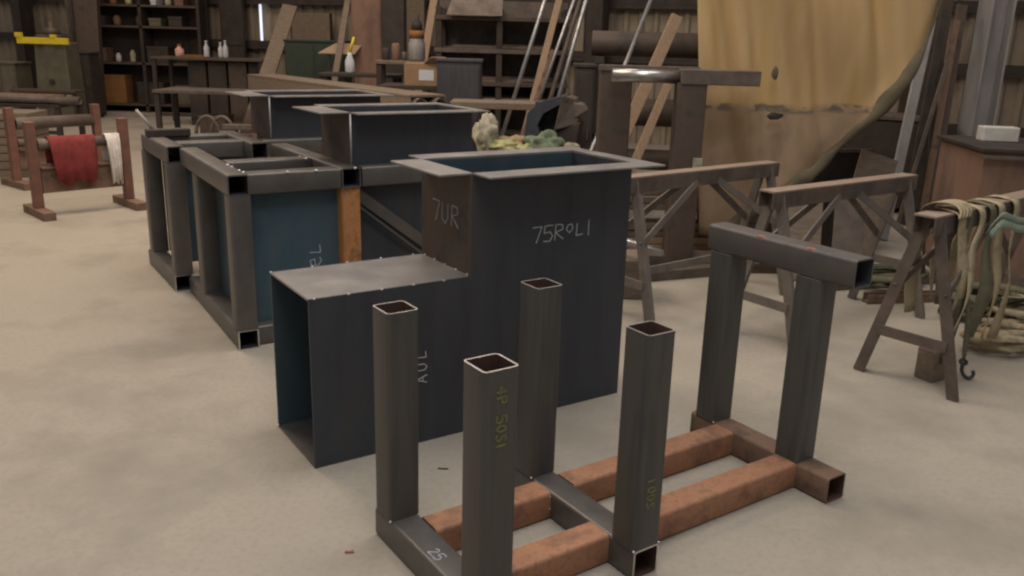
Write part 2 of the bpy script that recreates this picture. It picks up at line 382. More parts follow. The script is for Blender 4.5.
# local coords of A: origin u=.10,v=1.42
tb(A, (.05, 0, .05), (.085, 1.15, .05), 'bottom_tube', end=1)
tb(A, (.05, 0.02, zc), (.088, 1.15, zc), 'top_tube', end=0)
tb(A, (.05, .05, .1), (.05, .05, FT-.1), 'upright', up=(0, 1, 0)); tb(A, (.072, .78, .1), (.072, .78, FT-.1), 'upright', up=(0, 1, 0))
tb(A, (.1, .08, zc), (.58, .08, zc), 'top_tube'); tb(A, (.70, .08, zc), (1.42, .08, zc), 'top_tube')
tb(A, (.64, .03, zc), (.64, 1.17, zc), 'top_tube', end=0)
o = tb(A, (.64, .09, .1), (.64, .09, FT-.1), 'upright', ['orange_rust', 'orange_rust', 'bore_rust'], up=(0, 1, 0)); o['label'] = 'orange rusty upright'
tb(A, (.1, .08, .05), (1.42, .08, .05), 'bottom_tube'); tb(A, (1.37, .09, .1), (1.37, .09, FT-.1), 'upright', up=(0, 1, 0))
tb(A, (.12, .52, zc), (.585, .52, zc), 'top_tube'); 
m = MB(); m.box(.11, .585, .10, .108, .1, FT-.1); m.build('side_panel', 'teal_steel', A)
m = MB(); m.box(.695, 1.32, .10, .108, .1, FT-.1); m.build('side_panel', 'mill_steel', A)
m = MB(); m.box(.115, .123, .11, .8, .1, FT-.1); m.build('side_panel', 'blue_steel', A)
m = MB(); m.bar((.66, .07, .76), (1.16, .07, .38), .06, .008, up=(0, 1, 0)); m.build('brace', 'dull_steel', A)
m = MB(); m.bar((.66, .06, .70), (1.06, .06, .38), .012, .012, up=(0, 1, 0)); m.build('brace', 'dull_steel', A)
for u in (.12, .44):
    m = MB(); m.box(u, u+.07, .085, .102, FT-.105, FT-.092, bev=.003); m.build('tack_weld', 'weld', A)
tack(A, [(.1, .10, FT), (.1, .17, FT), (.1, .30, FT), (.1, .37, FT), (.3, .03, FT), (.45, .03, FT), (.55, .45, FT), (.55, .55, FT), (.66, .03, FT)], .009)
writing('eL', (.49, .0992, .36), (0, 0, 1), (-1, 0, 0), .075, 'chalk', A, 'chalk_writing', w=.004, sp=1.0)
B = tfr('duct_support_frame', 'square tube frame with green shaded bore, farthest left of the duct assembly', .098, 2.575)
tb(B, (.03, 0, .05), (.03, .78, .05), 'bottom_tube', end=1); tb(B, (.05, .02, zc), (.05, .78, zc), 'top_tube')
tb(B, (.04, .05, .1), (.04, .05, FT-.1), 'upright', up=(0, 1, 0)); tb(B, (.04, .72, .1), (.04, .72, FT-.1), 'upright', up=(0, 1, 0))
tb(B, (.1, .25, zc), (.50, .25, zc), 'top_tube'); tb(B, (.1, .62, zc), (.50, .62, zc), 'top_tube')
tb(B, (.555, .03, zc), (.555, .78, zc), 'top_tube'); tb(B, (.555, .5, 0), (.555, .5, FT-.1), 'upright', up=(0, 1, 0))
tb(B, (.61, .2, zc), (1.5, .2, zc), 'top_tube'); tb(B, (1.45, .2, 0), (1.45, .2, FT-.1), 'upright', up=(0, 1, 0))
m = MB(); m.box(.10, .108, .1, .7, .1, FT-.1); m.build('side_panel', 'blue_steel', B)
m = MB(); m.box(.11, .50, .31, .318, .1, FT-.1); m.build('side_panel', 'blue_steel', B)

def hopper(label, u0, v0, w, d):
    z = .27; h = thing('steel_hopper', label, 'steel box', lw(u0, v0, FT), TH)
    m = MB(); m.box(0, w, 0, T, 0, z); m.build('front_plate', 'mill_steel', h)
    m = MB(); m.box(0, w, d-T, d, 0, z); m.build('back_plate', 'mill_steel', h)
    m = MB(); m.box(0, T, T, d-T, 0, z); m.build('left_plate', 'brown_steel', h)
    m = MB(); m.box(w-T, w, T, d-T, 0, z); m.build('right_plate', 'mill_steel', h)
    flanges(h, 0, w, 0, d, z, .11, 1.5, .5)
    m = MB(); m.cyl((0, -.002, .002), (0, -.002, z-.002), .005, seg=8); m.build('weld_bead', 'weld', h)
    return h
hopper('flanged dark steel box mounted on the frame, behind the tall chalked duct', .80, 1.50, .74, .42)
hopper('farthest flanged steel box, partly hidden behind the other flanged box', .79, 2.80, .78, .42)

# small dark block with stick on far frame
P = lw(.14, 3.16, FT)
t = thing('wire_brush', 'small brown block with upright pale handle on the far frame corner', 'brush', P, TH)
m = MB(); m.box(-.05, .22, -.05, .03, 0, .05, bev=.008); m.build('block', 'dark_brown', t)
m = MB(); m.cyl((0, 0, .045), (-.09, .03, .17), .011, .009, 8); m.build('handle', 'pale_steel', t)
# cigarette-like copper stub and dark chip on the floor
q = atZ(349, 553); m = MB(); m.cyl(q+Vector((-.012, 0, .005)), q+Vector((.014, .004, .005)), .005, seg=10); tag(m.build('copper_stub', 'copper_butt'), 'tiny copper coloured stub lying on the floor, lower left', 'scrap')
q = atZ(443, 469); m = MB(); m.box(-.02, .02, -.004, .004, 0, .003); o = m.build('metal_sliver', 'dark_brown'); o.location = q; tag(o, 'thin dark metal sliver on the floor between duct and frame posts', 'scrap')

# ------------------------------------------------------------------ sawhorses
def sawhorse(label, p, q, ztop, foot1, foot2, foot3, foot4, beamw=.10, m1='old_steel', m2='old_steel', diag=True, cross=True):
    """p,q = beam ends (xy); feet: near pair then far pair"""
    p, q = Vector((*p, 0)), Vector((*q, 0)); d = (q-p); Ln = d.length; an = math.atan2(d.y, d.x)
    t = thing('steel_sawhorse', label, 'sawhorse', p, an, None)
    iv = Matrix.Rotation(-an, 4, 'Z')
    def lc(f): return iv @ (Vector((f[0], f[1], 0))-p)
    m = MB(); h = beamw/2
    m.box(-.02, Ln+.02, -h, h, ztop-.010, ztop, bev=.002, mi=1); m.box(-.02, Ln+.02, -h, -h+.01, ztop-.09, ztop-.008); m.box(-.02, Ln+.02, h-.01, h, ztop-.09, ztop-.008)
    m.build('top_beam', [m1, 'lit_top'], t)
    F = [lc(foot1), lc(foot2), lc(foot3), lc(foot4)]
    for i, f in enumerate(F):
        x = .06 if i < 2 else Ln-.06; sg = -1 if f.y < 0 else 1
        top = Vector((x, sg*(h-.03), ztop-.012)); m = MB(); m.bar(f, top, .055, .008, up=(1, 0, 0)); m.bar(f+Vector((.026, 0, 0)), top+Vector((.026, 0, 0)), .008, .055, up=(1, 0, 0)); m.build('leg', m2, t)
    for a, b, z in ((F[0], F[1], .24), (F[2], F[3], .30)):
        k_ = z/ztop; a2, b2 = a.lerp(Vector((a.x, 0, 0)), k_)+Vector((0, 0, z)), b.lerp(Vector((b.x, 0, 0)), k_)+Vector((0, 0, z))
        a2.y, b2.y = a.y*(1-k_), b.y*(1-k_); 
        m = MB(); m.bar(a2, b2, .012, .05); m.build('crossbar', m2, t)
    if diag:
        for sg in (-1, 1):
            for i in (0, 2):
                f = F[i] if (F[i].y < 0) == (sg < 0) else F[i+1]
                k_ = .55; end = f*(1-k_)+Vector((.06 if i == 0 else Ln-.06, sg*h*.5, ztop))*k_
                m = MB(); m.bar(Vector((Ln*.5+(-.03 if i == 0 else .03), sg*(h-.015), ztop-.03)), end, .04, .012, up=(0, 1, 0)); m.build('brace', m2, t)
    if cross:
        k_ = .32/ztop
        for sg in (-1,):
            f0 = F[0] if F[0].y < 0 else F[1]; f1 = F[2] if F[2].y < 0 else F[3]
            a2 = Vector((f0.x, f0.y*(1-k_), .32)); b2 = Vector((f1.x, f1.y*(1-k_), .32)); m = MB(); m.bar(a2, b2, .012, .045); m.build('stretcher', m2, t)
    return t
Z1 = .84
def saw(label, a, b, half=.235, mid=0, **k):
    a, b = Vector(a), Vector(b); d = (b-a).normalized(); n = Vector((d.y, -d.x))*half; i = d*.04
    sawhorse(label, a, b, Z1, a+i+n, a+i-n, b-i+n, b-i-n, **k)
saw('steel sawhorse just right of the tall chalked duct, with a lower side rail', (.60, 4.74), (1.65, 5.56), m2='saw_grey')
saw('rusty topped steel sawhorse behind the end of the front frame, middle of the three', (1.31, 4.40), (2.36, 5.16), m1='old_steel', m2='saw_grey', cross=False)
saw('steel sawhorse at the right edge draped with webbing slings', (1.87, 3.84), (2.95, 4.74), beamw=.11, cross=False)

# ------------------------------------------------------------------ webbing slings over the right sawhorse
def ribbon(mb, pts, w, wdir, th=.004, mi=0):
    wd_ = [Vector(x) for x in wdir] if isinstance(wdir, list) else [Vector(wdir)]*len(pts)
    rings = []
    for i, p in enumerate(pts):
        p = Vector(p); tn = (Vector(pts[min(i+1, len(pts)-1)])-Vector(pts[max(i-1, 0)])).normalized(); wv = wd_[i].normalized(); n = tn.cross(wv).normalized()*th/2; wv = wv*w/2
        rings.append([p-wv-n, p+wv-n, p+wv+n, p-wv+n])
    L = mb.loops(rings, mi); mb.cap(L[0], mi, True); mb.cap(L[-1], mi)
sa = Vector((1.87, 3.84, 0)); sb = Vector((2.95, 4.74, 0)); sd = (sb-sa).normalized(); sn = Vector((sd.y, -sd.x, 0))
def smooth(pts, n=5):
    P = [Vector(p) for p in pts]; P = [P[0]*2-P[1]]+P+[P[-1]*2-P[-2]]; out = []
    for i in range(1, len(P)-2):
        for k in range(n):
            t = k/n; a, b, c, d = P[i-1], P[i], P[i+1], P[i+2]
            out.append(.5*((2*b)+(-a+c)*t+(2*a-5*b+4*c-d)*t*t+(-a+3*b-3*c+d)*t**3))
    out.append(P[-2]); return out
def sling(label, s, w, zf, zb, m, drift=0., loop=False, lean=0., out=.0, group=None, tw=.5):
    c = sa+sd*s; h = .066; f = lambda a, o, z: c+sd*a+sn*o+Vector((0, 0, z))
    pts = [f(drift, h+.02+out, zf), f(drift*.7, h+.05+out*.8, (zf+Z1)*.42), f(drift*.4, h+.02+out*.3, (zf+Z1)*.6), f(0.01, h+.012, Z1-.09), f(0, h+.006, Z1-.01), f(0, .02, Z1+.008), f(0, -.03, Z1+.009), f(0, -h-.006, Z1-.01), f(lean*.4, -h-.015, Z1-.12), f(lean, -h-.05, (zb+Z1)/2), f(lean*1.2, -h-.03, zb)]
    P = smooth(pts); n = len(P); rnd = random.Random(int(s*1000)); ph = rnd.uniform(0, 6)
    wds = []
    for i, p in enumerate(P):
        dz = max(0, Z1-.06-p.z); wds.append((sd+sn*tw*math.sin(ph+dz*5)*min(1, dz*3)).normalized())
    mb = MB(); ribbon(mb, P, w, wds); 
    t = thing('webbing_sling', label, 'sling', sa+sd*s, 0)
    o = mb.build('strap', m); o.parent = t; o.matrix_parent_inverse = Matrix.Translation(-(sa+sd*s))
    return t
t = sling('wide tan webbing sling nearest the end of the right sawhorse, knotted over the beam', .19, .075, .30, .32, 'webbing', .06)
m = MB()
for a_ in (-.045, -.015, .02, .05):
    pts = [sa+sd*(.19+a_+.03*math.sin(k))+sn*(.085*math.cos(k*.5))+Vector((0, 0, Z1-.02+.065*math.sin(k*.5))) for k in range(0, 7)]
    ribbon(m, smooth(pts), .035, sd)
o = m.build('wrap', 'webbing'); o.parent = t; o.matrix_parent_inverse = Matrix.Translation(-(sa+sd*.19)); o['label'] = 'wrapped coils over the beam'
sling('narrow olive webbing sling hanging to the floor beside the near tan sling', .27, .035, .10, .5, 'webbing_olive', -.05, tw=.9)
sling('tan webbing sling slanting sideways between the olive straps', .40, .06, .24, .35, 'webbing', -.22, out=.03)
sling('dark olive webbing sling with twisted strap, middle of the right sawhorse', .52, .06, .18, .3, 'webbing_olive', -.05, tw=.9)
sling('tan webbing sling wrapped flat over the beam beside the pale green strap', .62, .065, .14, .3, 'webbing', .02)
sling('tan webbing sling hanging at the very right edge of the photograph', .80, .07, .12, .3, 'webbing', -.03)
# pale green strap bundle
m = MB(); pts = smooth([sa+sd*.44+sn*.10+Vector((0, 0, .74)), sa+sd*.47+sn*.13+Vector((0, 0, .80)), sa+sd*.53+sn*.14+Vector((0, 0, .79)), sa+sd*.68+sn*.15+Vector((0, 0, .755)), sa+sd*.9+sn*.16+Vector((0, 0, .745))])
ribbon(m, pts, .05, Vector((0, 0, 1))+sn*.4); ribbon(m, [p+Vector((0, 0, -.03))+sn*.012 for p in pts], .04, Vector((0, 0, 1))-sn*.3)
tag(m.build('strap_bundle', 'webbing_green'), 'pale green strap bundle running right along the side of the sawhorse beam', 'strap')
# hook on the floor strap
q = atZ(960, 380); t = thing('lifting_hook', 'dark forged hook at the foot of the narrow olive sling', 'hook', q)
m = MB(); pts = smooth([Vector((0, 0, .09)), Vector((0, 0, .05)), Vector((.02, 0, .02)), Vector((.045, 0, .012)), Vector((.06, 0, .03)), Vector((.055, 0, .05))]); 
m.tube(pts, .009)
m.build('hook', 'dark_rubber', t)
m = MB(); e_ = sa+sd*.27+sn*.12-q+Vector((0, 0, .50)); P_ = smooth([Vector((0, 0, .105)), Vector((0, 0, .105)).lerp(e_, .5)+Vector((.01, 0, 0)), e_]); ribbon(m, P_, .03, [(sd+sn*.7*math.sin(i*.4)).normalized() for i in range(len(P_))]); m.build('tail_strap', 'webbing_olive', t)
m = MB(); m.cyl((0, -.012, .095), (0, .012, .095), .018, seg=12, hollow=.008); m.build('eye', 'dark_rubber', t)
# slings heaped on the floor
def heap(label, px, py, r, m_, sd_, n=5, z=.03):
    q = atZ(px, py); rnd = random.Random(sd_); mb = MB()
    for j in range(n):
        rx, ry = r*rnd.uniform(.5, 1), r*rnd.uniform(.3, .7); ph = rnd.uniform(0, 6); zz = .025+z*j*.8
        pts = [q+Vector((rx*math.cos(ph+k*.7)+rnd.uniform(-.03, .03), ry*math.sin(ph+k*.7)+rnd.uniform(-.03, .03), zz+rnd.uniform(0, .02))) for k in range(9)]
        P = smooth(pts, 4); ribbon(mb, P, .05, [Vector((math.cos(i*.3+j), math.sin(i*.3+j), rnd.uniform(.6, 1.2))) for i in range(len(P))])
    return tag(mb.build('sling_heap', m_), label, 'sling')
heap('tan and pale slings heaped on the floor under the right sawhorse', 1000, 352, .20, 'webbing', 3)
heap('olive slings piled on the floor behind the right sawhorse', 985, 318, .3, 'webbing_olive', 5, 6)
heap('pale rope slings lying on the floor at the right edge', 1030, 330, .25, 'webbing', 9, 5)
q = atZ(1012, 350); m = MB(); m.blob(q+Vector((0, 0, .05)), .06, (1.6, .8, .8), .12, 2, seed=4); tag(m.build('rag', 'pale_rag'), 'pale crumpled rag on the sling heap at the right', 'rag')
# timber block hanging inside near legs
q = atZ(930, 378); m = MB(); m.box(-.06, .05, -.05, .05, 0, .16, bev=.006); o = m.build('timber_block', 'old_wood'); o.location = q; o.rotation_euler = (0, 0, .5); tag(o, 'short brown timber block on the floor between the legs of the right sawhorse', 'block')
# scrap cable heap on the floor between 2nd and 3rd sawhorse
heap('tangled brown straps and cable on the floor behind the open end of the top beam', 884, 285, .3, 'webbing_olive', 12, 5, .02)
heap('pale hose loosely coiled on the floor behind the open end of the top beam', 868, 276, .22, 'webbing_green', 14, 2, .02)

# ------------------------------------------------------------------ left racks with pipes
def rack(label, fl_, fr_, h, pipes, plate, m_='red_paint'):
    a, b = Vector(fl_), Vector(fr_); d = b-a; Ln = d.length; an = math.atan2(d.y, d.x)
    t = thing('pipe_stand', label, 'stand', a, an)
    for x in (0, Ln):
        m = MB(); m.box(x-.05, x+.05, -.27, .27, 0, .07, bev=.006); m.build('foot', 'rust_brown', t)
        m = MB(); m.box(x-.038, x+.038, -.038, .038, .07, h, bev=.006); m.build('post', m_, t)
    for z, r, mm in pipes:
        m = MB(); m.cyl((.046, 0, z), (Ln-.046, 0, z), r, seg=16, hollow=r*.2); m.build('pipe', mm, t)
    z0, z1 = plate
    m = MB(); m.box(.046, Ln-.046, -.015, .015, z0, z1, bev=.004); m.box(.046, Ln-.046, -.05, .05, z1, z1+.012); m.build('lower_plate', 'rust_brown', t)
    return t, a, d.normalized(), Ln
rk, ra, rd, rl = rack('near red pipe stand on the left with the red cloth over its pipe', atZ(40, 216), atZ(130, 206), .79, [(.60, .045, 'old_steel')], (.19, .40))
rk2, ra2, rd2, rl2 = rack('far red pipe stand standing behind the one with the red cloth', atZ(18, 187), atZ(102, 178), .78, [(.62, .06, 'old_steel'), (.43, .04, 'old_steel')], (.2, .36))
def drape(name, label, s0, s1, zb, m_, cat, seed):
    rn = Vector((rd.y, -rd.x, 0)); rnd = random.Random(seed); ns = 14; rings = []
    prof = [(-.055, zb+.14), (-.062, .5), (-.055, .60), (-.03, .652), (0, .658), (.03, .652), (.055, .60), (.066, .5), (.07, .40), (.072, zb)]
    g = []
    for i in range(ns+1):
        s = s0+(s1-s0)*i/ns; row = []
        for j, (o_, z) in enumerate(prof):
            k_ = max(0, j-5)/4
            s2 = s+(.05*k_*(.5-i/ns)); row.append(ra+rd*s2+rn*(o_+k_*.018*math.sin(i*1.5+seed)+.006*k_)+Vector((0, 0, z+(.02*math.sin(i*.9+seed) if j in (0, 9) else 0))))
        g.append(row)
    mb = MB(); V = [[mb.bm.verts.new(p) for p in r] for r in g]
    for i in range(ns):
        for j in range(len(prof)-1): f = mb.bm.faces.new([V[i][j], V[i+1][j], V[i+1][j+1], V[i][j+1]]); f.smooth = True
    o = mb.build(name, m_); md = o.modifiers.new('thick', 'SOLIDIFY'); md.thickness = .006; md.offset = 1
    return tag(o, label, cat)
drape('cloth', 'red cloth hanging over the pipe of the near stand', .12, .50, .27, 'red_cloth', 'cloth', 1)
drape('cloth', 'white cloth hanging over the pipe right beside the red cloth', .585, .71, .24, 'white_cloth', 'cloth', 5)
# lumber pile far left
def boards(name, label, c, an, n, L_, w, h, m_, x0=0, group='boards', rows=1):
    for r_ in range(rows):
        for i in range(n):
            m = MB(); m.box(-L_/2, L_/2, -w/2, w/2, 0, h*.9, bev=.003); o = m.build(name, m_)
            o.location = Vector(c)+Vector((x0*i+random.uniform(-.03, .03), r_*(w*1.1), h*i)); o.rotation_euler = (0, 0, an+random.uniform(-.01, .01))
            tag(o, label, 'timber', group)
boards('timber_board', 'weathered board in the low stack at the far left edge', (-6.2, 9.2, 0), .1, 8, 2.2, .5, .085, 'old_wood', group='boards stacked at the left edge')

# ------------------------------------------------------------------ steel test stand right of centre (brown posts, polished roller)
def h_post(par, x, y, z1, bf, d, m_, name='post'):
    m = MB(); m.sqtube((x, y, .02), (x, y, z1), bf, d, t=.01, r=.015, up=(0, 1, 0))
    m.box(x-bf*.8, x+bf*.8, y-d*.8, y+d*.8, 0, .025); return m.build(name, m_, par)
t = thing('roller_stand', 'tall brown steel stand carrying a polished roller between two posts', 'stand', (.76, 6.0, 0))
h_post(t, -.07, .25, 1.36, .22, .2, 'brown_steel'); h_post(t, .42, .02, 1.30, .20, .16, 'brown_steel')
m = MB(); m.box(.34, .87, -.07, .09, 1.29, 1.39, bev=.006); m.build('top_arm', 'old_steel', t)
m = MB(); m.box(-.2, .5, .14, .2, 1.36, 1.40, bev=.004); m.build('top_rail', 'old_steel', t)
m = MB(); m.cyl((-.12, .03, 1.335), (.36, .03, 1.335), .045, seg=24); m.build('roller', 'shiny_steel', t)
m = MB(); m.box(-.3, 1.1, -.05, .15, 0.0, .1, bev=.005); m.build('base_beam', 'brown_steel', t)
m = MB(); m.box(.46, .52, -.09, -.065, .64, .80); m.build('paper_tag', 'pale_rag', t)
# polished bar low behind first sawhorse
m = MB(); m.cyl(atY(600, 233, 5.35), atY(662, 253, 5.05), .022, seg=16); o = m.build('polished_bar', 'shiny_steel'); tag(o, 'short polished round bar showing low behind the left sawhorse legs', 'bar')
# crib that carries the bar
q = atY(640, 250, 5.2); m = MB(); m.box(-.3, .1, -.08, .22, 0, q.z-.06, bev=.01); o = m.build('timber_crib', 'old_wood'); o.location = (q.x-.05, 5.25, 0); tag(o, 'low timber crib under the polished bar', 'timber')
# lumber stack behind the first sawhorse
for i in range(7):
    w_ = random.uniform(.7, .9); m = MB(); m.box(-.75, .75, -w_/2*.3, w_/2*.3, 0, .05, bev=.004); o = m.build('timber_plank', random.choice(['wood', 'old_wood', 'old_wood']))
    o.location = (1.15+random.uniform(-.08, .08), 6.62+random.uniform(-.02, .02), .0+.056*i*1.0+(.0 if i < 4 else .1)); o.rotation_euler = (0, 0, .1+random.uniform(-.05, .05))
    tag(o, 'plank in the low timber pile seen through the left sawhorse', 'timber', 'planks piled behind the left sawhorse')
m = MB(); m.box(-.05, .05, -.4, .4, 0, .1, bev=.005); 
for dx in (-.5, .5): pass
m.bm.free()
for x_ in (.75, 1.5):
    m = MB(); m.box(x_-.05, x_+.05, 6.5, 6.74, .224, .322, bev=.005); tag(m.build('timber_spacer', 'old_wood'), 'squared timber spacer within the low pile behind the left sawhorse', 'timber', 'spacers in the timber pile')
# floor beams behind stand
for i, (a, b) in enumerate(((( .2, 5.35), (2.3, 6.2)),)):
    m = MB(); m.bar(Vector((*a, .035)), Vector((*b, .035)), .09, .07, bev=.004); tag(m.build('floor_beam', 'old_steel'), 'flat steel beam lying on the floor beneath the left sawhorse', 'beam')
# leaning planks
def lean(name, label, p, q, w, h, m_, cat, up=(0, 1, 0), rnd=False, hollow=0):
    m = MB()
    if rnd: m.cyl(p, q, w/2, seg=14, hollow=hollow)
    else: m.bar(p, q, w, h, up=up, bev=.003)
    return tag(m.build(name, m_), label, cat)
def down(px0, py0, px1, py1, Y0, Y1):
    """point pair from the top pixel at depth Y0 through the lower pixel at Y1, extended to the floor"""
    a, b = atY(px0, py0, Y0), atY(px1, py1, Y1); d = b-a; k_ = (.01-a.z)/d.z; return a, a+d*k_
a, b = down(677, 16, 617, 150, 7.8, 7.5); lean('timber_plank', 'long pale plank leaning behind the roller stand', a, b, .10, .05, 'wood', 'timber')
a, b = down(668, 84, 640, 150, 7.6, 7.4); lean('timber_plank', 'shorter orange plank leaning below the long pale plank', a, b, .07, .045, 'wood', 'timber')
a, b = down(651, 0, 620, 78, 8.6, 8.0); a = a+(a-b)*.1; lean('pipe', 'thin pale pipe leaning behind the large brown pipe', a, b, .04, 0, 'galvanised', 'pipe', rnd=True)
# big pipes on a rack
t = thing('pipe_rack', 'steel rack carrying large brown pipes behind the roller stand', 'rack', (1.2, 8.5, 0), -.1)
for x in (-.42, .6):
    m = MB(); m.box(x-.05, x+.05, -.35, -.25, 0, 1.36, bev=.004); m.box(x-.05, x+.05, .25, .35, 0, 1.36, bev=.004); m.build('post', 'dark_brown', t)
    m = MB(); m.box(x-.04, x+.04, -.4, .4, 1.36, 1.42); m.build('arm', 'dark_brown', t)
    m = MB(); m.box(x-.04, x+.04, -.4, .4, .72, .78); m.build('arm', 'dark_brown', t)
    m = MB(); m.box(x-.04, x+.04, -.4, .4, .30, .36); m.build('arm', 'dark_brown', t)
for (x0_, x1_, y, z, r, lb) in ((-.5, .95, -.12, 1.42, .115, 'largest brown pipe on top of the pipe rack'), (-.40, .9, -.1, .78, .13, 'thick brown pipe on the middle arm of the pipe rack'), (-.5, .9, .145, .78, .10, 'second pipe behind the thick one on the middle arm'), (-.5, .9, -.1, .36, .10, 'dark pipe on the lowest arm of the pipe rack')):
    m = MB(); m.cyl((x0_, y, z+r), (x1_, y, z+r), r, seg=28, hollow=.012); o = m.build('steel_pipe', 'brown_steel'); o.location = (1.2, 8.5, 0); o.rotation_euler = (0, 0, -.1); tag(o, lb, 'pipe')

# ------------------------------------------------------------------ tarp
edge = [(698, 232), (715, 238), (735, 226), (752, 212), (772, 196), (800, 180), (828, 160), (852, 135), (878, 108), (900, 80), (918, 55), (932, 30), (944, 2), (952, -25)]
def tarpY(x): return 6.35+.045*math.sin(x*17)+.03*math.sin(x*31+1)-.06*max(0, x-2.2)
mb = MB(); NX, NZ = 64, 34; V = []; TOPZ = 2.75
xs = [atY(a, b, 6.35) for a, b in edge]
def bot(x):
    for p, q in zip(xs[:-1], xs[1:]):
        if x <= q.x+1e-6: k_ = max(0, (x-p.x)/(q.x-p.x)); return p.z+(q.z-p.z)*k_
    return xs[-1].z
X0, X1 = xs[0].x, xs[-1].x
KX = (atY(698, 0, 6.35).x-atY(698, 232, 6.35).x)/(atY(698, 0, 6.35).z-atY(698, 232, 6.35).z)
for i in range(NX+1):
    x = X0+(X1-X0)*i/NX; zb = bot(x); row = []
    for j in range(NZ+1):
        k_ = j/NZ; z = zb+(TOPZ-zb)*k_; amp = .4+.6*min(1, k_*2)
        xx = x+KX*(z-zb)
        y = tarpY(x+.10*(z-1)); y = 6.35+(y-6.35)*amp+.05*math.exp(-((z-zb)/.12)**2)*math.sin(x*9)-.02*math.sin((z+x)*5)
        row.append(mb.bm.verts.new((xx, y, z)))
    V.append(row)
HEM = [V[i][0].co.copy() for i in range(0, NX+1)]
for i in range(NX):
    for j in range(NZ):
        f = mb.bm.faces.new([V[i][j], V[i+1][j], V[i+1][j+1], V[i][j+1]]); f.smooth = True
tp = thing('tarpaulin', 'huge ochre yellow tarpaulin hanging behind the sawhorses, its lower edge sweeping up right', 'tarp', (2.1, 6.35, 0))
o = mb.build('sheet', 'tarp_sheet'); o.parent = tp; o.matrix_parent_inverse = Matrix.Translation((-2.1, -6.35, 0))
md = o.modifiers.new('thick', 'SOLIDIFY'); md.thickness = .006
def tpart(mb_, nm, m_):
    o = mb_.build(nm, m_); o.parent = tp; o.matrix_parent_inverse = Matrix.Translation((-2.1, -6.35, 0)); return o
mb = MB()
hr = []
for i, p in enumerate(HEM[6:]):
    r1 = .026+.012*math.sin(i*.31)+.006*math.sin(i*.9); tn = (HEM[min(i+7, NX)]-HEM[i+5]).normalized(); a_ = tn.cross(Vector((0, 1, 0))).normalized()
    hr.append([p+a_*r1*1.5*math.cos(q_*math.pi/5)+Vector((0, 1, 0))*r1*.9*math.sin(q_*math.pi/5)+Vector((0, -.012, 0)) for q_ in range(10)])
Lh = mb.loops(hr); mb.cap(Lh[0], 0, True); mb.cap(Lh[-1])
tpart(mb, 'rolled_hem', 'tarp_hem')
mb = MB(); c = atY(775, 116, 6.26); mb.blob(c, .05, (1.1, .12, .55), .2, 2, seed=3); tpart(mb, 'torn_hole', 'dark_brown')
mb = MB(); c = atY(775, 73, 6.24); mb.blob(c, .045, (.5, .12, 1.1), .25, 2, seed=8); tpart(mb, 'torn_hole', 'tarp_hem')
mb = MB(); mb.cyl((X0-.2, 6.35, TOPZ+.02), (X1+.5, 6.35, TOPZ+.02), .03); tpart(mb, 'hanging_rail', 'dark_brown')

# ------------------------------------------------------------------ right side: container, column, bars
c0 = atZ(986, 148, .955); cf = atZ(945, 136, .955); dv_ = cf-c0; c0.z = 0; an = math.atan2(dv_.y, dv_.x)-math.pi/2; an = max(-.6, min(.5, an))
t = thing('rusty_steel_bin', 'large rust brown steel bin against the wall at the right, with a flat dark rim', 'container', c0, an)
m = MB(); m.box(0, 1.9, 0, .03, .04, .93); m.build('front_plate', 'container_rust', t)
m = MB(); m.box(0, .03, .03, .8, .04, .93); m.build('left_plate', 'container_rust', t)
m = MB(); m.box(1.87, 1.9, .03, .8, .04, .93); m.build('right_plate', 'container_rust', t)
m = MB(); m.box(0.03, 1.87, .77, .8, .04, .93); m.build('back_plate', 'container_rust', t)
m = MB(); m.box(-.02, 1.92, -.02, .82, 0, .04, bev=.005); m.build('floor_plate', 'dark_brown', t)
m = MB(); m.box(-.03, 1.93, -.03, .83, .93, .955, bev=.004); m.build('lid', 'dark_brown', t)
m = MB(); m.bar((-.03, -.04, .90), (1.93, -.04, .90), .03, .02); m.build('rim_bar', 'old_steel', t)
q = atY(998, 134, 6.3)
m = MB(); m.box(-.13, .11, -.06, .06, 0, .10, bev=.008); o = m.build('foam_block', 'white_block'); bq = atZ(998, 141, .956); o.location = bq; o.rotation_euler = (0, 0, an); tag(o, 'white rectangular block lying on the lid of the rusty bin', 'block')
# bin beneath the tarp
q = atY(868, 153, 6.6)
t = thing('scrap_bin', 'dark open bin with a pale rim partly under the hanging tarpaulin edge', 'container', (2.05, 6.72, 0), .05)
m = MB(); m.box(0, .72, 0, .02, 0, .78); m.build('front_plate', 'dark_brown', t)
m = MB(); m.box(0, .02, .02, .5, 0, .78); m.box(.70, .72, .02, .5, 0, .78); m.box(.02, .70, .48, .5, 0, .78); m.build('side_plate', 'dark_brown', t)
m = MB(); m.bar((-.01, -.012, .79), (.73, -.012, .79), .03, .03); m.build('rim', 'old_steel', t)
lean('steel_sheet', 'tan plate leaning in front of the dark bin under the tarpaulin', atY(880, 155, 6.6), Vector((2.55, 6.35, 0.01)), .30, .012, 'old_wood', 'sheet', up=(0, 1, 0))
lean('steel_sheet', 'tan brown sheet standing behind the middle sawhorse', Vector((2.02, 5.95, .62)), Vector((1.98, 5.72, .01)), .26, .012, 'old_wood', 'sheet', up=(0, 1, 0))
lean('steel_sheet', 'grey brown sheet standing just right of the tan one behind the middle sawhorse', Vector((2.40, 6.1, .6)), Vector((2.34, 5.85, .01)), .22, .012, 'old_steel', 'sheet', up=(0, 1, 0))
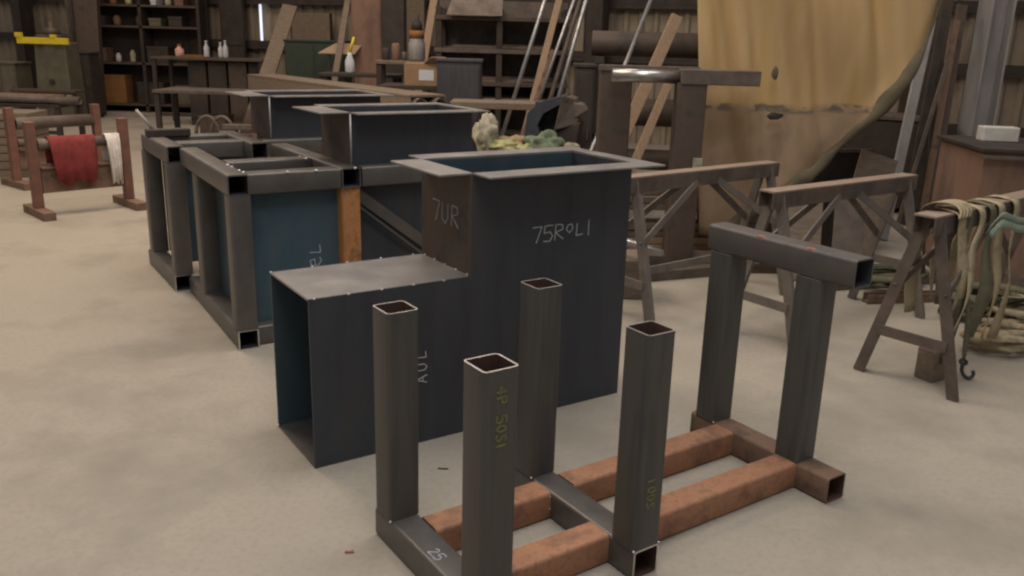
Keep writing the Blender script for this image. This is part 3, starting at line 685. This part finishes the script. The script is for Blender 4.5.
for (x0_, y0_, x1_, y1_, w_, m_, lb) in ((1.55, 5.95, 2.75, 6.0, .10, 'brown_steel', 'brown channel on the floor between the left and middle sawhorses'), (2.0, 5.5, 3.1, 5.85, .08, 'old_steel', 'steel channel on the floor behind the middle sawhorse'), (2.25, 5.25, 3.3, 5.45, .07, 'rust_brown', 'rusty channel on the floor behind the right end of the middle sawhorse')):
    m = MB(); m.bar((x0_, y0_, .006), (x1_, y1_, .006), w_, .012); m.bar((x0_, y0_-w_/2, .03), (x1_, y1_-w_/2, .03), .01, .06); m.bar((x0_, y0_+w_/2, .03), (x1_, y1_+w_/2, .03), .01, .06)
    tag(m.build('steel_channel', m_), lb, 'steel bar')
# columns at the right
icol((4.44, 8.45, 0), (1, 0, 0), .26, .2, 'pale_steel', 6.5, 'trim_%d' % k); k += 1
icol((3.98, 8.75, 0), (0, 1, 0), .26, .26, 'brown_steel', 6.5, 'trim_%d' % k); k += 1
a, b = down(935, 0, 898, 168, 7.75, 7.3); lean('steel_angle', 'pale grey steel angle leaning beside the tarpaulin edge', a, b, .085, .03, 'pale_steel', 'steel bar')
for (x0_, y0_, x1_, y1_, Ya, Yb, m_, w_, lb) in ((957, 20, 926, 195, 8.2, 7.9, 'rust_brown', .055, 'rust brown bar leaning nearest the rusty bin'), (945, 10, 915, 165, 8.2, 7.9, 'dark_brown', .07, 'dark bar leaning between the pale angle and the rust brown bar'), (962, 5, 940, 140, 8.4, 8.1, 'brown_steel', .09, 'wide brown bar leaning beside the brown column'), (948, 60, 908, 190, 8.0, 7.7, 'old_steel', .035, 'thin grey brown rod crossing the leaning bars'), (938, 30, 930, 180, 8.35, 8.05, 'dark_brown', .06, 'upright dark bar just left of the brown column')):
    a, b = down(x0_, y0_, x1_, y1_, Ya, Yb); lean('steel_bar', lb, a, b, w_, w_*.5, m_, 'steel bar')
m = MB(); pts = smooth([atY(835, 150, 6.7), atY(870, 170, 6.72), atY(900, 152, 6.8), atY(925, 172, 6.9)])
# dark crates behind to fill the wall foot at right
for (x, y, w, d, h, m_, lb) in ((3.2, 8.6, .9, .6, .9, 'dark_brown', 'dark crate at the wall behind the leaning bars'), (5.6, 8.2, 1.0, .5, .8, 'dark_brown', 'dark crate at the wall behind the rusty bin'), (2.1, 9.4, 1.2, .7, 1.1, 'dark_brown', 'dark cabinet hidden behind the tarpaulin')):
    t = thing('steel_crate', lb, 'crate', (x, y, 0), -.4)
    m = MB(); m.box(0, w, 0, d, .05, h, bev=.01); m.build('body', m_, t); m = MB(); m.box(-.02, w+.02, -.02, d+.02, h, h+.04, bev=.005); m.build('lid', 'old_steel', t)
    for fx in (.05, w-.13):
        m = MB(); m.box(fx, fx+.08, 0, d, 0, .05); m.build('runner', 'dark_brown', t)

# ------------------------------------------------------------------ centre background
def table(name, label, px0, px1, py, Y, d, m_, mleg='dark_brown', rz=0, th=.04, h=None):
    a, b = atY(px0, py, Y), atY(px1, py, Y); w = b.x-a.x; hh = h or (a.z+b.z)/2; t = thing(name, label, 'table', (a.x, Y, 0), rz)
    m = MB(); m.box(0, w, 0, d, hh-th, hh, bev=.004); m.build('table_top', m_, t)
    for x in (.04, w-.04):
        for y in (.05, d-.05):
            m = MB(); m.box(x-.03, x+.03, y-.03, y+.03, 0, hh-th); m.build('leg', mleg, t)
    m = MB(); m.box(.06, w-.06, .04, .06, .15, .2); m.build('stretcher', mleg, t)
    return t, a, w, hh
# material rack
t = thing('material_rack', 'brown steel rack with shelves of plate offcuts, behind the leaning pipes', 'rack', (-.95, 10.6, 0))
for x in (0, .72, 1.5):
    for y in (0, .6):
        m = MB(); m.box(x-.035, x+.035, y-.035, y+.035, 0, 1.9, bev=.004); m.build('post', 'dark_brown', t)
for z in (.35, .78, 1.0, 1.38, 1.75):
    m = MB(); m.box(-.05, 1.55, -.05, .65, z, z+.05, bev=.004); m.build('shelf', 'brown_steel' if z != 1.38 else 'old_steel', t)
m = MB(); m.box(-.05, 1.55, .66, .68, 0, 2.0); m.build('back_sheet', 'old_steel', t)
t = tag(MB().hexa([Vector(p) for p in ((-.85, 10.45, 1.62), (-.2, 10.45, 1.62), (-.2, 10.47, 1.62), (-.85, 10.47, 1.62), (-.78, 10.60, 1.84), (-.2, 10.60, 1.84), (-.2, 10.62, 1.84), (-.78, 10.62, 1.84))]).build('steel_plate', 'old_steel'), 'grey brown plate tilted on the upper shelf of the material rack', 'plate')
t.location.z = .185
rb = random.Random(3)
for z in (.40, .83, 1.05, 1.43):
    for j in range(5):
        l = rb.uniform(.6, 1.3); x = rb.uniform(-.85, -.95+1.45-l); y = 10.78+.07*j; m = MB(); m.bar((x, y, z+.02), (x+l, y+rb.uniform(-.01, .01), z+.02), .05, .03+.02*(j % 3), bev=.003)
        tag(m.build('flat_bar', rb.choice(['old_steel', 'rust_brown', 'old_wood', 'brown_steel'])), 'one of the brown bars stored toward the back of the material rack shelves', 'steel bar', 'bars at the back of the material rack')
for i, (x, z, l, m_) in enumerate(((-.95, 1.05, 1.0, 'old_wood'), (-.9, 1.075, .8, 'rust_brown'), (-.4, .83, .9, 'wood'), (-.8, .83, .7, 'rust_brown'), (-.9, 1.43, .7, 'old_steel'), (-.5, 1.43, .6, 'rust_brown'))):
    m = MB(); m.bar((x, 10.62+.06*(i % 2)*1.0+.1*(i > 3), z+.012), (x+l, 10.66+.08*(i % 2)+.1*(i > 3), z+.012), .05, .024, bev=.002)
    tag(m.build('flat_bar', m_), ('brown', 'rusty', 'pale', 'short rusty', 'grey', 'reddish')[i]+' flat bar lying on '+('the middle shelf of the material rack', 'the middle shelf of the material rack, end rusted', 'the lower shelf of the material rack', 'the lower shelf of the material rack', 'the upper shelf of the material rack', 'the upper shelf of the material rack')[i], 'steel bar')
# leaning pipes
for (x0_, y0_, x1_, y1_, Ya, Yb, w_, m_, rn_, lb) in ((545, 0, 510, 110, 10.25, 9.75, .045, 'galvanised', True, 'pale galvanised pipe leaning farthest left against the material rack'), (559, 0, 537, 85, 10.3, 9.8, .075, 'wood', False, 'orange brown timber leaning between the pipes'), (574, 0, 546, 80, 10.3, 9.85, .04, 'galvanised', True, 'galvanised pipe leaning just right of the leaning timber'),
        (580, 0, 556, 80, 10.35, 9.9, .055, 'old_steel', True, 'dull grey pipe between two bright leaning pipes'), (586, 0, 564, 78, 10.35, 9.9, .05, 'galvanised', True, 'bright galvanised pipe leaning farthest right in the group'), (553, 50, 527, 125, 9.7, 9.4, .045, 'rust_brown', False, 'short rusty bar leaning under the timber')):
    a, b = down(x0_, y0_, x1_, y1_, Ya, Yb)
    if y0_ == 0: a = a+(a-b)*.18
    lean('pipe' if rn_ else 'steel_bar', lb, a, b, w_, w_*.6, m_, 'pipe' if rn_ else 'bar', rnd=rn_, hollow=.006)
def crumple(mb, c, r, sc, seed):
    from mathutils import noise
    m = bmesh.ops.create_icosphere(mb.bm, subdivisions=4, radius=r)
    for v in m['verts']:
        p = v.co.normalized(); k = 1+.55*noise.noise(p*1.7+Vector((seed*3.1, 0, 0)))+.22*abs(noise.noise(p*4.5+Vector((0, seed*1.7, 0))))-.1
        z = p.z*r*sc[2]*k
        v.co = Vector((p.x*r*sc[0]*k, p.y*r*sc[1]*k, max(z, -r*sc[2]*.9)))+Vector(c)
        for f in v.link_faces: f.smooth = True
    return mb
# scrap table with hood and rags
t = thing('work_table', 'low steel table heaped with rags and sheet metal, behind the tall chalked duct', 'table', (-.28, 7.3, 0), .05)
m = MB(); m.box(0, .98, 0, .7, .57, .60, bev=.004); m.build('table_top', 'dark_brown', t)
for x in (.04, .94):
    for y in (.05, .65):
        m = MB(); m.box(x-.03, x+.03, y-.03, y+.03, 0, .57); m.build('leg', 'dark_brown', t)
for i, (px, py, Y, r, sc, m_, lb) in enumerate(((486, 132, 7.5, .11, (.7, .8, 1.1), 'pale_rag', 'pale cream rag bundle against the flanged box'), (500, 146, 7.45, .09, (1.3, .8, .5), 'yellow_green', 'yellow green rag lying lowest on the low table'), (512, 128, 7.6, .11, (1.2, .9, .5), 'tarp_dirty', 'brown sack on the low table beside the cream rag'), (545, 140, 7.45, .10, (1.3, .8, .75), 'green_rag', 'pale green rag heap at the middle of the low table'), (527, 145, 7.42, .06, (1.2, .8, .6), 'yellow_green', 'small yellow green rag between two heaps'), (556, 130, 7.6, .07, (1.2, .9, .6), 'yellow_green', 'yellow tinted rag below the bent sheet metal hood'), (568, 145, 7.45, .07, (1.2, .8, .6), 'pale_rag', 'dusty pale rag at the right end of the low table'))):
    q = atY(px, py, Y); q.z = .602+r*1.35*sc[2]*.92
    m = MB(); crumple(m, q, r*1.35, sc, i+20); tag(m.build('rag', m_), lb, 'rag')
q = atY(556, 105, 7.6)
t = thing('sheet_metal_hood', 'bent dark sheet metal hood with a pale folded end on the low table', 'hood', (q.x, 7.65, .605), -.2)
m = MB(); prof_ = [(-.24, .12), (-.22, .34), (-.10, .44), (.10, .50), (.13, .46), (.02, .40), (-.08, .34), (-.13, .24), (-.10, .14)]
m.poly([Vector((x, -.16, z)) for x, z in prof_], (0, .34, 0)); m.build('shell', 'mill_steel', t)
m = MB(); m.box(-.2, .1, .10, .12, .12, .42); m.build('back_sheet', 'grey_blue', t)
m = MB(); m.hexa([Vector(p) for p in ((.02, -.18, .20), (.22, -.1, .26), (.2, .16, .26), (.0, .18, .20), (.08, -.18, .50), (.19, -.1, .47), (.18, .16, .47), (.06, .18, .50))], bev=.01); m.hexa([Vector(p) for p in ((.18, -.12, .30), (.30, -.1, .38), (.28, .1, .38), (.18, .1, .30), (.17, -.12, .44), (.25, -.1, .43), (.24, .1, .43), (.17, .1, .44))], bev=.01); m.build('folded_end', 'old_steel', t)
m = MB(); m.hexa([Vector(p) for p in ((-.18, -.12, 0), (.2, -.12, 0), (.2, .12, 0), (-.18, .12, 0), (-.14, -.12, .14), (.24, -.12, .28), (.24, .12, .28), (-.14, .12, .14))], bev=.015); m.build('foot_block', 'dark_brown', t)
table('work_table', 'narrow steel table with a pale slab top, between the flanged box and the hood', 450, 548, 103, 8.3, .45, 'old_wood', th=.06)
# dark drum/cabinet right of hood
def cabinet(name, label, px0, px1, pytop, Y, d, m_, cat, rz=0, doors=1, mtop=None, h=None):
    a, b = atY(px0, pytop, Y), atY(px1, pytop, Y); w = (b-a).length; hh = h or (a.z+b.z)/2
    t = thing(name, label, cat, (a.x, Y, 0), rz)
    m = MB(); m.box(0, w, 0, d, .06, hh-.03, bev=.008); m.build('body', m_, t)
    m = MB(); m.box(-.015, w+.015, -.015, d+.01, hh-.03, hh, bev=.005); m.build('top', mtop or m_, t)
    m = MB(); m.box(.02, w-.02, .02, d-.02, 0, .06); m.build('plinth', 'dark_brown', t)
    for i in range(doors):
        m = MB(); m.box(.02+i*(w/doors), (i+1)*(w/doors)-.02, -.014, 0, .1, hh-.07, bev=.003); dr = m.build('door', m_, t)
        m = MB(); m.box((i+1)*(w/doors)-.06, (i+1)*(w/doors)-.045, -.035, -.014, hh*.5, hh*.5+.1, bev=.003); m.build('handle', 'old_steel', dr)
    return t, a, w, hh
cabinet('steel_cabinet', 'tall grey blue steel cabinet standing behind the flanged boxes', 437, 481, 59, 9.0, .4, 'grey_blue', 'cabinet')
cabinet('steel_cabinet', 'dark brown steel cabinet between the sheet metal hood and the roller stand', 577, 596, 64, 8.0, .35, 'dark_brown', 'cabinet')
# long wedge channel on trestles
t = thing('long_steel_channel', 'long pale topped steel channel running back from the flanged boxes on low trestles', 'channel', (0, 0, 0))
a, b = atY(428, 95, 8.3), atY(262, 74, 11.6)
a.z -= .0; m = MB(); m.bar(a+Vector((0, 0, -.01)), b+Vector((0, 0, -.01)), .40, .02); m.build('top_plate', 'old_wood', t)
n_ = (b-a).cross(Vector((0, 0, 1))).normalized()
for sg in (-.19, .19):
    m = MB(); m.bar(a+n_*sg+Vector((0, 0, -.12)), b+n_*sg+Vector((0, 0, -.12)), .012, .2); m.build('side_plate', 'old_wood', t)
for f in (.12, .85):
    c = a.lerp(b, f); 
    for sg in (-.16, .16):
        m = MB(); c2 = c+n_*sg; m.bar(Vector((c2.x, c2.y, 0)), Vector((c2.x, c2.y, c2.z-.2)), .06, .06); m.build('trestle_leg', 'dark_brown', t)
c = a+(a-b).normalized()*.02
for dx, lb in ((-.11, 'left of the two open pipe ends at the near end of the long channel'), (.11, 'right of the two open pipe ends at the near end of the long channel')):
    p = a+n_*(-dx)+Vector((0, 0, -.10)); dd = (b-a).normalized(); m = MB(); m.cyl(p-dd*.06, p+dd*.5, .075, seg=24, hollow=.01); tag(m.build('steel_pipe', 'old_steel'), lb, 'pipe')
# tables behind: carton table
_, ta, tw, tz = table('work_table', 'dark table carrying the cardboard carton, left of the grey blue cabinet', 378, 446, 86, 9.7, .6, 'dark_brown')
ca, cb = atY(404, 63, 9.75), atY(437, 86, 9.75)
t = thing('cardboard_carton', 'brown cardboard carton with a white label and one raised flap', 'carton', (ca.x, 9.75, tz+.001))
ww, hh = cb.x-ca.x, ca.z-tz
m = MB(); m.box(0, ww, 0, .34, 0, hh, bev=.004); m.build('body', 'cardboard', t)
m = MB(); m.box(ww*.45, ww*.9, -.003, 0, hh*.25, hh*.72); m.build('label', 'label_white', t)
m = MB(); m.hexa([Vector(p) for p in ((ww*.6, 0, hh), (ww*1.0, 0, hh), (ww*1.0, .008, hh), (ww*.6, .008, hh), (ww*.85, -.1, hh+.07), (ww*1.28, -.1, hh+.07), (ww*1.28, -.092, hh+.075), (ww*.85, -.092, hh+.075))]); m.build('flap', 'wood', t)
_, tb2, tw2, tz2 = table('work_table', 'cluttered table with brown top behind the cardboard carton', 375, 428, 61, 10.5, .4, 'old_wood')
q = atY(417, 61, 10.7); t = thing('gas_canister', 'tall grey canister with an orange band on the table behind the carton', 'canister', (q.x, 10.7, tz2+.001))
m = MB(); m.lathe((0, 0, 0), [(.08, 0), (.10, .02), (.10, .2), (.085, .24), (.085, .26)]); m.build('body', 'pale_steel', t)
m = MB(); m.lathe((0, 0, .26), [(.09, 0), (.09, .09)]); m.build('band', 'orange_box', t)
m = MB(); m.lathe((0, 0, .35), [(.07, 0), (.06, .09), (.03, .12), (.03, .2)]); m.build('neck', 'dark_brown', t)
for i, (dx, r, h_, m_, lb) in enumerate(((.10, .045, .14, 'dark_brown', 'small dark can on the table behind the carton'), (.22, .05, .2, 'rust_brown', 'rusty can beside the small dark can'), (.32, .03, .1, 'old_steel', 'short grey can left of the canister'))):
    m = MB(); m.lathe((tb2.x+dx, 10.7, tz2+.001), [(r*.9, 0), (r, .01), (r, h_-.02), (r*.7, h_)]); tag(m.build('can', m_), lb, 'can')
# rust plate and column
t = thing('rust_plate_locker', 'tall reddish brown steel locker standing at the wall left of centre', 'locker', (atY(352, 50, 12.3).x, 12.3, 0))
m = MB(); m.box(0, .43, 0, .35, .05, 2.7, bev=.006); m.build('body', 'container_rust', t)
m = MB(); m.box(.02, .41, -.012, 0, .1, 2.65, bev=.003); m.build('door', 'container_rust', t); m = MB(); m.box(.03, .4, .03, .3, 0, .05); m.build('plinth', 'dark_brown', t)
icol((atY(393, 40, 12.2).x, 12.35, 0), (0, 1, 0), .30, .3, 'dark_brown', 6.5, 'trim_%d' % k); k += 1
for (x0_, x1_, w_, m_, lb) in ((344, 338, .08, 'old_wood', 'brown timber leaning against the wall left of the reddish locker'), (430, 424, .10, 'wood', 'pale timber leaning against the wall behind the canister'), (470, 462, .06, 'dark_brown', 'dark bar leaning above the material rack')):
    a, b = down(x0_+4, 0, x1_, 60, 12.4, 12.0); a = a+(a-b)*.15; lean('timber_post', lb, a, b, w_, .05, m_, 'timber')
# green machine bench + tray + jug
_, ga, gw, gz = cabinet('machine_cabinet', 'dark green machine cabinet behind the long steel channel', 284, 345, 40, 12.6, .6, 'green_metal', 'cabinet', doors=2)
q0 = atY(318, 51, 12.1)
t = thing('sheet_tray', 'tan sloping sheet tray on posts in front of the green cabinet', 'tray', (q0.x, 12.1, 0))
m = MB(); m.poly([Vector((0, 0, 1.29)), Vector((.5, 0, 1.29)), Vector((.57, .22, 1.42)), Vector((.2, .22, 1.42))], (0, 0, .012)); m.build('tray_sheet', 'wood', t)
for x in (.12, .45):
    m = MB(); m.box(x, x+.03, .03, .06, 0, 1.305); m.build('leg', 'dark_brown', t)
_, ja, jw, jz = table('work_table', 'low dark table carrying the white jug', 318, 398, 74, 11.0, .5, 'dark_brown')
q = atY(350, 72, 11.2); t = thing('jug', 'white plastic jug with a yellow spout on the low dark table', 'jug', (q.x, 11.2, jz+.001))
m = MB(); m.lathe((0, 0, 0), [(.05, 0), (.06, .02), (.06, .14), (.03, .22), (.025, .25)]); m.build('body', 'label_white', t)
m = MB(); m.cyl((0, 0, .24), (.06, 0, .44), .022, .014, 10); m.build('spout', 'yellow_paint', t)
# leaning board near x 262-285
a, b = down(288, 12, 263, 88, 13.6, 12.6); a = a+(a-b)*.05; lean('timber_board', 'wide weathered board leaning left of the green cabinet', a, b, .22, .04, 'old_wood', 'timber')
# workbench with bottles
_, wa, ww_, wz = table('workbench', 'long brown topped workbench with bottles in front of the shelving', 150, 262, 58, 14.6, .8, 'brown_steel', h=None)
for i in range(4):
    m = MB(); x = wa.x+.55+i*.34; m.box(x, x+.3, 14.75, 15.3, 0, wz-.06, bev=.006); o = m.build('drum_box', ('dark_brown', 'dark_brown', 'brown_steel', 'dark_brown')[i]); tag(o, ('first dark', 'second dark', 'brown', 'last dark')[i]+' box stored under the workbench with bottles, counting from left', 'box')
def bottle(px, label, m_, h, r, cap):
    q = atY(px, 58, 14.9); t = thing('bottle', label, 'bottle', (q.x, 14.9, wz+.001))
    m = MB(); m.lathe((0, 0, 0), [(r*.9, 0), (r, .02), (r, h*.6), (r*.4, h*.78), (r*.4, h*.88)]); m.build('body', m_, t)
    m = MB(); m.lathe((0, 0, h*.88), [(r*.45, 0), (r*.45, h*.12)]); m.build('cap', cap, t)
bottle(207, 'clear bottle standing alone near the middle of the workbench', 'clear_plastic', .27, .045, 'label_white')
bottle(221, 'left one of the two clear bottles close together on the workbench', 'clear_plastic', .25, .04, 'label_white')
bottle(226, 'right one of the two clear bottles close together on the workbench', 'clear_plastic', .28, .045, 'label_white')
bottle(180, 'pink bottle beside the orange tray on the workbench', 'pink_plastic', .20, .07, 'orange_box')
q = atY(184, 56, 14.75); m = MB(); m.box(-.02, .36, -.05, .2, 0, .012, bev=.003); m.box(-.02, .36, -.06, -.05, 0, .04); m.box(-.02, .36, .2, .21, 0, .04); o = m.build('tray', 'orange_box'); o.location = (q.x, 14.7, wz+.001); tag(o, 'flat orange tray on the workbench', 'tray')
# shelving
x0_, x1_ = atY(85, 50, 16.8).x, atY(200, 50, 16.8).x; w_ = x1_-x0_
t = thing('shelving_unit', 'tall dark shelving unit at the back wall, left side', 'shelves', (x0_, 16.8, 0))
for x in (0, w_*.5, w_):
    m = MB(); m.box(x-.03, x+.03, 0, .5, 0, 2.7, bev=.003); m.build('upright', 'dark_brown', t)
zs = (.16, .93, 1.6, 1.98, 2.5)
for z in zs:
    m = MB(); m.box(.03, w_-.03, 0, .5, z-.04, z, bev=.003); m.build('shelf', 'brown_steel', t)
m = MB(); m.box(0, w_, .5, .52, 0, 2.7); m.build('back_panel', 'dark_brown', t)
items = [(.93, 100, 'box', 'rust_brown', .35, .25), (.93, 118, 'jar', 'clear_plastic', .05, .16), (.93, 132.5, 'can', 'pale_rag', .05, .22), (1.6, 92, 'jar', 'green_rag', .08, .16), (1.6, 106, 'box', 'dark_brown', .2, .16), (1.6, 120, 'can', 'rust_brown', .07, .18), (1.6, 143, 'jar', 'brown_steel', .08, .2), (1.6, 160, 'box', 'olive_metal', .22, .14), (1.6, 180, 'box', 'dark_brown', .25, .18),
         (1.98, 118, 'jar', 'orange_box', .06, .12), (1.98, 133, 'jar', 'yellow_green', .06, .12), (1.98, 160, 'box', 'label_white', .1, .1), (1.98, 172, 'jar', 'pale_rag', .06, .12), (1.98, 185, 'box', 'rust_brown', .16, .12), (1.98, 100, 'box', 'red_paint', .2, .12), (.16, 115, 'box', 'orange_box', .40, .52), (.16, 98, 'box', 'cardboard', .12, .42), (.16, 150, 'box', 'dark_brown', .5, .4), (.93, 160, 'box', 'dark_brown', .4, .3), (.16, 180, 'box', 'olive_metal', .35, .35)]
sn_ = {.16: 'bottom', .93: 'second', 1.6: 'third', 1.98: 'fourth'}
cn = {'rust_brown': 'rusty brown', 'clear_plastic': 'clear', 'pale_rag': 'pale', 'green_rag': 'green', 'dark_brown': 'dark', 'brown_steel': 'brown', 'olive_metal': 'olive', 'orange_box': 'orange', 'yellow_green': 'yellow green', 'label_white': 'white', 'red_paint': 'red', 'cardboard': 'tan'}
for i, (z, px, kd, m_, w1, h1) in enumerate(items):
    q = atY(px, 50, 17.0); m = MB()
    if kd == 'box': m.box(q.x-w1/2, q.x+w1/2, 16.86, 17.2, z+.001, z+h1, bev=.008); m.box(q.x-w1/2-.006, q.x+w1/2+.006, 16.855, 17.205, z+h1-.04, z+h1+.004, bev=.002)
    else: m.lathe((q.x, 17.0, z+.001), [(w1*.9, 0), (w1, .02), (w1, h1*.75), (w1*.6, h1*.9), (w1*.6, h1)])
    pos = 'left' if px < 112 else ('middle' if px < 150 else 'right')
    tag(m.build({'box': 'storage_box', 'jar': 'jar', 'can': 'can'}[kd], m_), '%s %s on the %s shelf of the dark shelving unit, %s part' % (cn[m_], kd, sn_[z], pos), {'box': 'box', 'jar': 'jar', 'can': 'can'}[kd])
# brown column left of shelves, leaning cover plate
a, b = Vector((atY(78, 0, 16).x-.05, 16.2, 3.2)), Vector((atY(93, 105, 16).x, 15.9, 0.01))
m = MB(); m.hexa([b+Vector((-.22, 0, 0)), b+Vector((.22, 0, 0)), b+Vector((.22, .14, 0)), b+Vector((-.22, .14, 0)), a+Vector((-.33, 0, 0)), a+Vector((.33, 0, 0)), a+Vector((.33, .14, 0)), a+Vector((-.33, .14, 0))], bev=.01)
t = tag(m.build('steel_column', 'brown_steel'), 'broad tapering brown steel column left of the shelving unit', 'column')
m = MB(); m.cyl(a+Vector((-.18, -.03, 0)), b+Vector((-.15, -.03, .5)), .03, seg=10); m.build('conduit', 'dark_brown').parent = t
# pedestal machine with yellow bar
ma, mb_ = atY(30, 43, 14.4), atY(66, 43, 14.4); w_ = mb_.x-ma.x
t = thing('pedestal_machine', 'grey green pedestal machine with a bright yellow guard bar across its top', 'machine', (ma.x, 14.4, 0))
m = MB(); m.hexa([(.0, 0, .06), (w_, 0, .06), (w_, .5, .06), (.0, .5, .06), (.04, .03, 1.3), (w_-.04, .03, 1.3), (w_-.04, .47, 1.3), (.04, .47, 1.3)], bev=.02); m.build('body', 'olive_metal', t)
m = MB(); m.box(-.15, w_+.15, -.1, .6, 0, .06, bev=.01); m.build('base', 'dark_brown', t)
m = MB(); m.box(-.16, w_+.08, -.10, -.04, 1.27, 1.37, bev=.006); m.box(w_-.2, w_-.12, -.11, -.03, 1.37, 1.42, bev=.006); m.box(-.18, -.08, -.11, -.03, 1.37, 1.44, bev=.006); m.box(.1, .2, -.05, .05, 1.28, 1.34); m.build('guard_bar', 'yellow_paint', t)
m = MB(); m.box(.05, w_-.1, .05, .4, 1.3, 1.42, bev=.03); m.lathe((w_*.45, .2, 1.42), [(.14, 0), (.1, .08), (.04, .12), (.04, .2)]); m.build('head', 'brown_steel', t)
m = MB(); m.cyl((w_*.5, .0, .68), (w_*.5, -.03, .68), .04, seg=14); m.build('dial', 'dark_brown', t)
m = MB(); m.box(-.25, w_+.2, -.3, .1, .52, .56, bev=.005); m.build('tray', 'brown_steel', t)
cabinet('steel_cabinet', 'brown steel cabinet at the far left edge beside the pedestal machine', -14, 14, 62, 14.6, .5, 'olive_metal', 'cabinet', doors=2)
cabinet('steel_cabinet', 'dark cabinet between the pedestal machine and the brown column', 66, 88, 52, 15.3, .4, 'dark_brown', 'cabinet')
# low pipes on trestles at far left
t, pa, pw, pz = table('pipe_trestle', 'low trestle carrying old pipes behind the far pipe stand', -25, 58, 104, 11.6, .7, 'dark_brown')
for i, (y, r, m_, lb) in enumerate(((11.7, .055, 'old_steel', 'front brown pipe on the low trestle at the left'), (11.9, .06, 'rust_brown', 'rusty pipe behind the front pipe on the low trestle'), (12.1, .05, 'old_wood', 'pale pipe at the back of the low trestle'))):
    m = MB(); m.cyl((pa.x-.3, y, pz+r+.001), (pa.x+pw-.05+.3*(i == 0), y, pz+r+.001), r, seg=16, hollow=.008); tag(m.build('steel_pipe', m_), lb, 'pipe')
# low table behind frames with hoops
_, la, lw_, lz = table('work_table', 'low long table with a grey top just behind the left support frames', 152, 290, 91, 11.3, .7, 'old_steel', h=.80)
q = atY(200, 118, 10.2); q = Vector((q.x, 10.4, 0))
t = thing('pipe_bender', 'small machine with two curved hoops behind the left support frames', 'machine', q)
m = MB(); m.box(-.12, .62, -.1, .3, 0, .34, bev=.015); m.build('base', 'old_steel', t)
for dx in (-.02, .16):
    m = MB(); c = Vector((dx, .05, .34)); pts = [c+Vector((.14*math.cos(x), .03, .22*math.sin(x)+.0)) for x in [math.pi*i/12 for i in range(13)]]
    m.tube(pts, .022)
    m.build('hoop', 'old_steel', t)
m = MB(); m.box(.2, .95, -.05, .1, .42, .48, bev=.006); m.build('arm', 'old_steel', t)
m = MB(); m.box(.3, .36, -.03, .06, .34, .42); m.box(.55, .61, -.03, .06, .34, .42); m.build('bracket', 'rust_brown', t)
for i, (x, y, w1, d1, h1, m_, lb) in enumerate(((-3.4, 11.4, .4, .4, .5, 'dark_brown', 'dark drum box under the low long table'), (-2.5, 10.7, .5, .4, .42, 'rust_brown', 'rusty crate behind the far flanged box'), (-4.2, 11.5, .35, .35, .45, 'brown_steel', 'brown crate under the left end of the low long table'))):
    t = thing('steel_crate', lb, 'crate', (x, y, 0)); m = MB(); m.box(0, w1, 0, d1, .03, h1, bev=.01); m.build('body', m_, t); m = MB(); m.box(-.01, w1+.01, -.01, d1+.01, h1, h1+.02, bev=.003); m.build('lid', 'old_steel', t); m = MB(); m.box(.03, w1-.03, .03, d1-.03, 0, .03); m.build('skid', 'dark_brown', t)
# things hanging / standing at wall between 270 and 440: panels
for i, (px0, px1, zt, m_, lb) in enumerate(((232, 258, 2.6, 'dark_brown', 'dark tall panel at the wall behind the workbench'), (200, 222, 2.8, 'brown_steel', 'brown tall panel at the wall right of the shelving'), (300, 345, 1.9, 'old_wood', 'weathered panel at the wall behind the green cabinet'), (404, 436, 2.2, 'old_wood', 'tan panel at the wall behind the canister'), (592, 612, 2.6, 'brown_steel', 'narrow brown tall panel at the wall behind the leaning pipes'))):
    c = onwall((px0+px1)/2, 40); c.z = 0; c = c+wn*.32; w1 = (px1-px0)/FPX*c.y
    t = thing('wall_panel', lb, 'panel', c, math.atan2(wd.y, wd.x))
    m = MB(); m.box(-w1/2, w1/2, -.02, .02, 0, zt, bev=.004); m.build('sheet', m_, t); m = MB(); m.box(-w1/2-.02, -w1/2, -.03, .03, 0, zt); m.box(w1/2, w1/2+.02, -.03, .03, 0, zt); m.box(-w1/2, w1/2, -.04, -.02, zt*.5, zt*.5+.06); m.build('batten', 'dark_brown', t)

# ------------------------------------------------------------------ light
def area(loc, size, power, col, target=None, sy=None):
    l = bpy.data.lights.new('lamp', 'AREA'); l.energy = power; l.color = col; l.size = size
    if sy: l.shape = 'RECTANGLE'; l.size_y = sy
    o = bpy.data.objects.new('lamp', l); COL.objects.link(o); o.location = loc
    if target: o.rotation_euler = (Vector(target)-Vector(loc)).to_track_quat('-Z', 'Y').to_euler()
    return o
area((.5, 4.0, 6), 2.2, 125, (1, .95, .88))
area((-3.8, 6.5, 6), 2.5, 300, (1, .80, .62))
area((-7, 13, 6), 2.5, 130, (1, .76, .58))
area((-1, 10.5, 6), 2.5, 110, (1, .82, .7))
area((2.6, 5.2, 6), 2, 60, (1, .86, .76))
area((0, .5, 6), 2.5, 150, (.97, .97, 1))
wld = bpy.data.worlds.new('world'); S.world = wld; wld.use_nodes = True
bg = wld.node_tree.nodes['Background']; bg.inputs['Color'].default_value = (.82, .78, .76, 1); bg.inputs['Strength'].default_value = .34
vs = S.view_settings; vs.view_transform = 'Standard'; vs.look = 'None'; vs.gamma = 1; vs.exposure = -.08
try: vs.use_curve_mapping = False
except Exception: pass

S.cycles.pixel_filter_type = 'BLACKMAN_HARRIS'; S.cycles.filter_width = 2.3
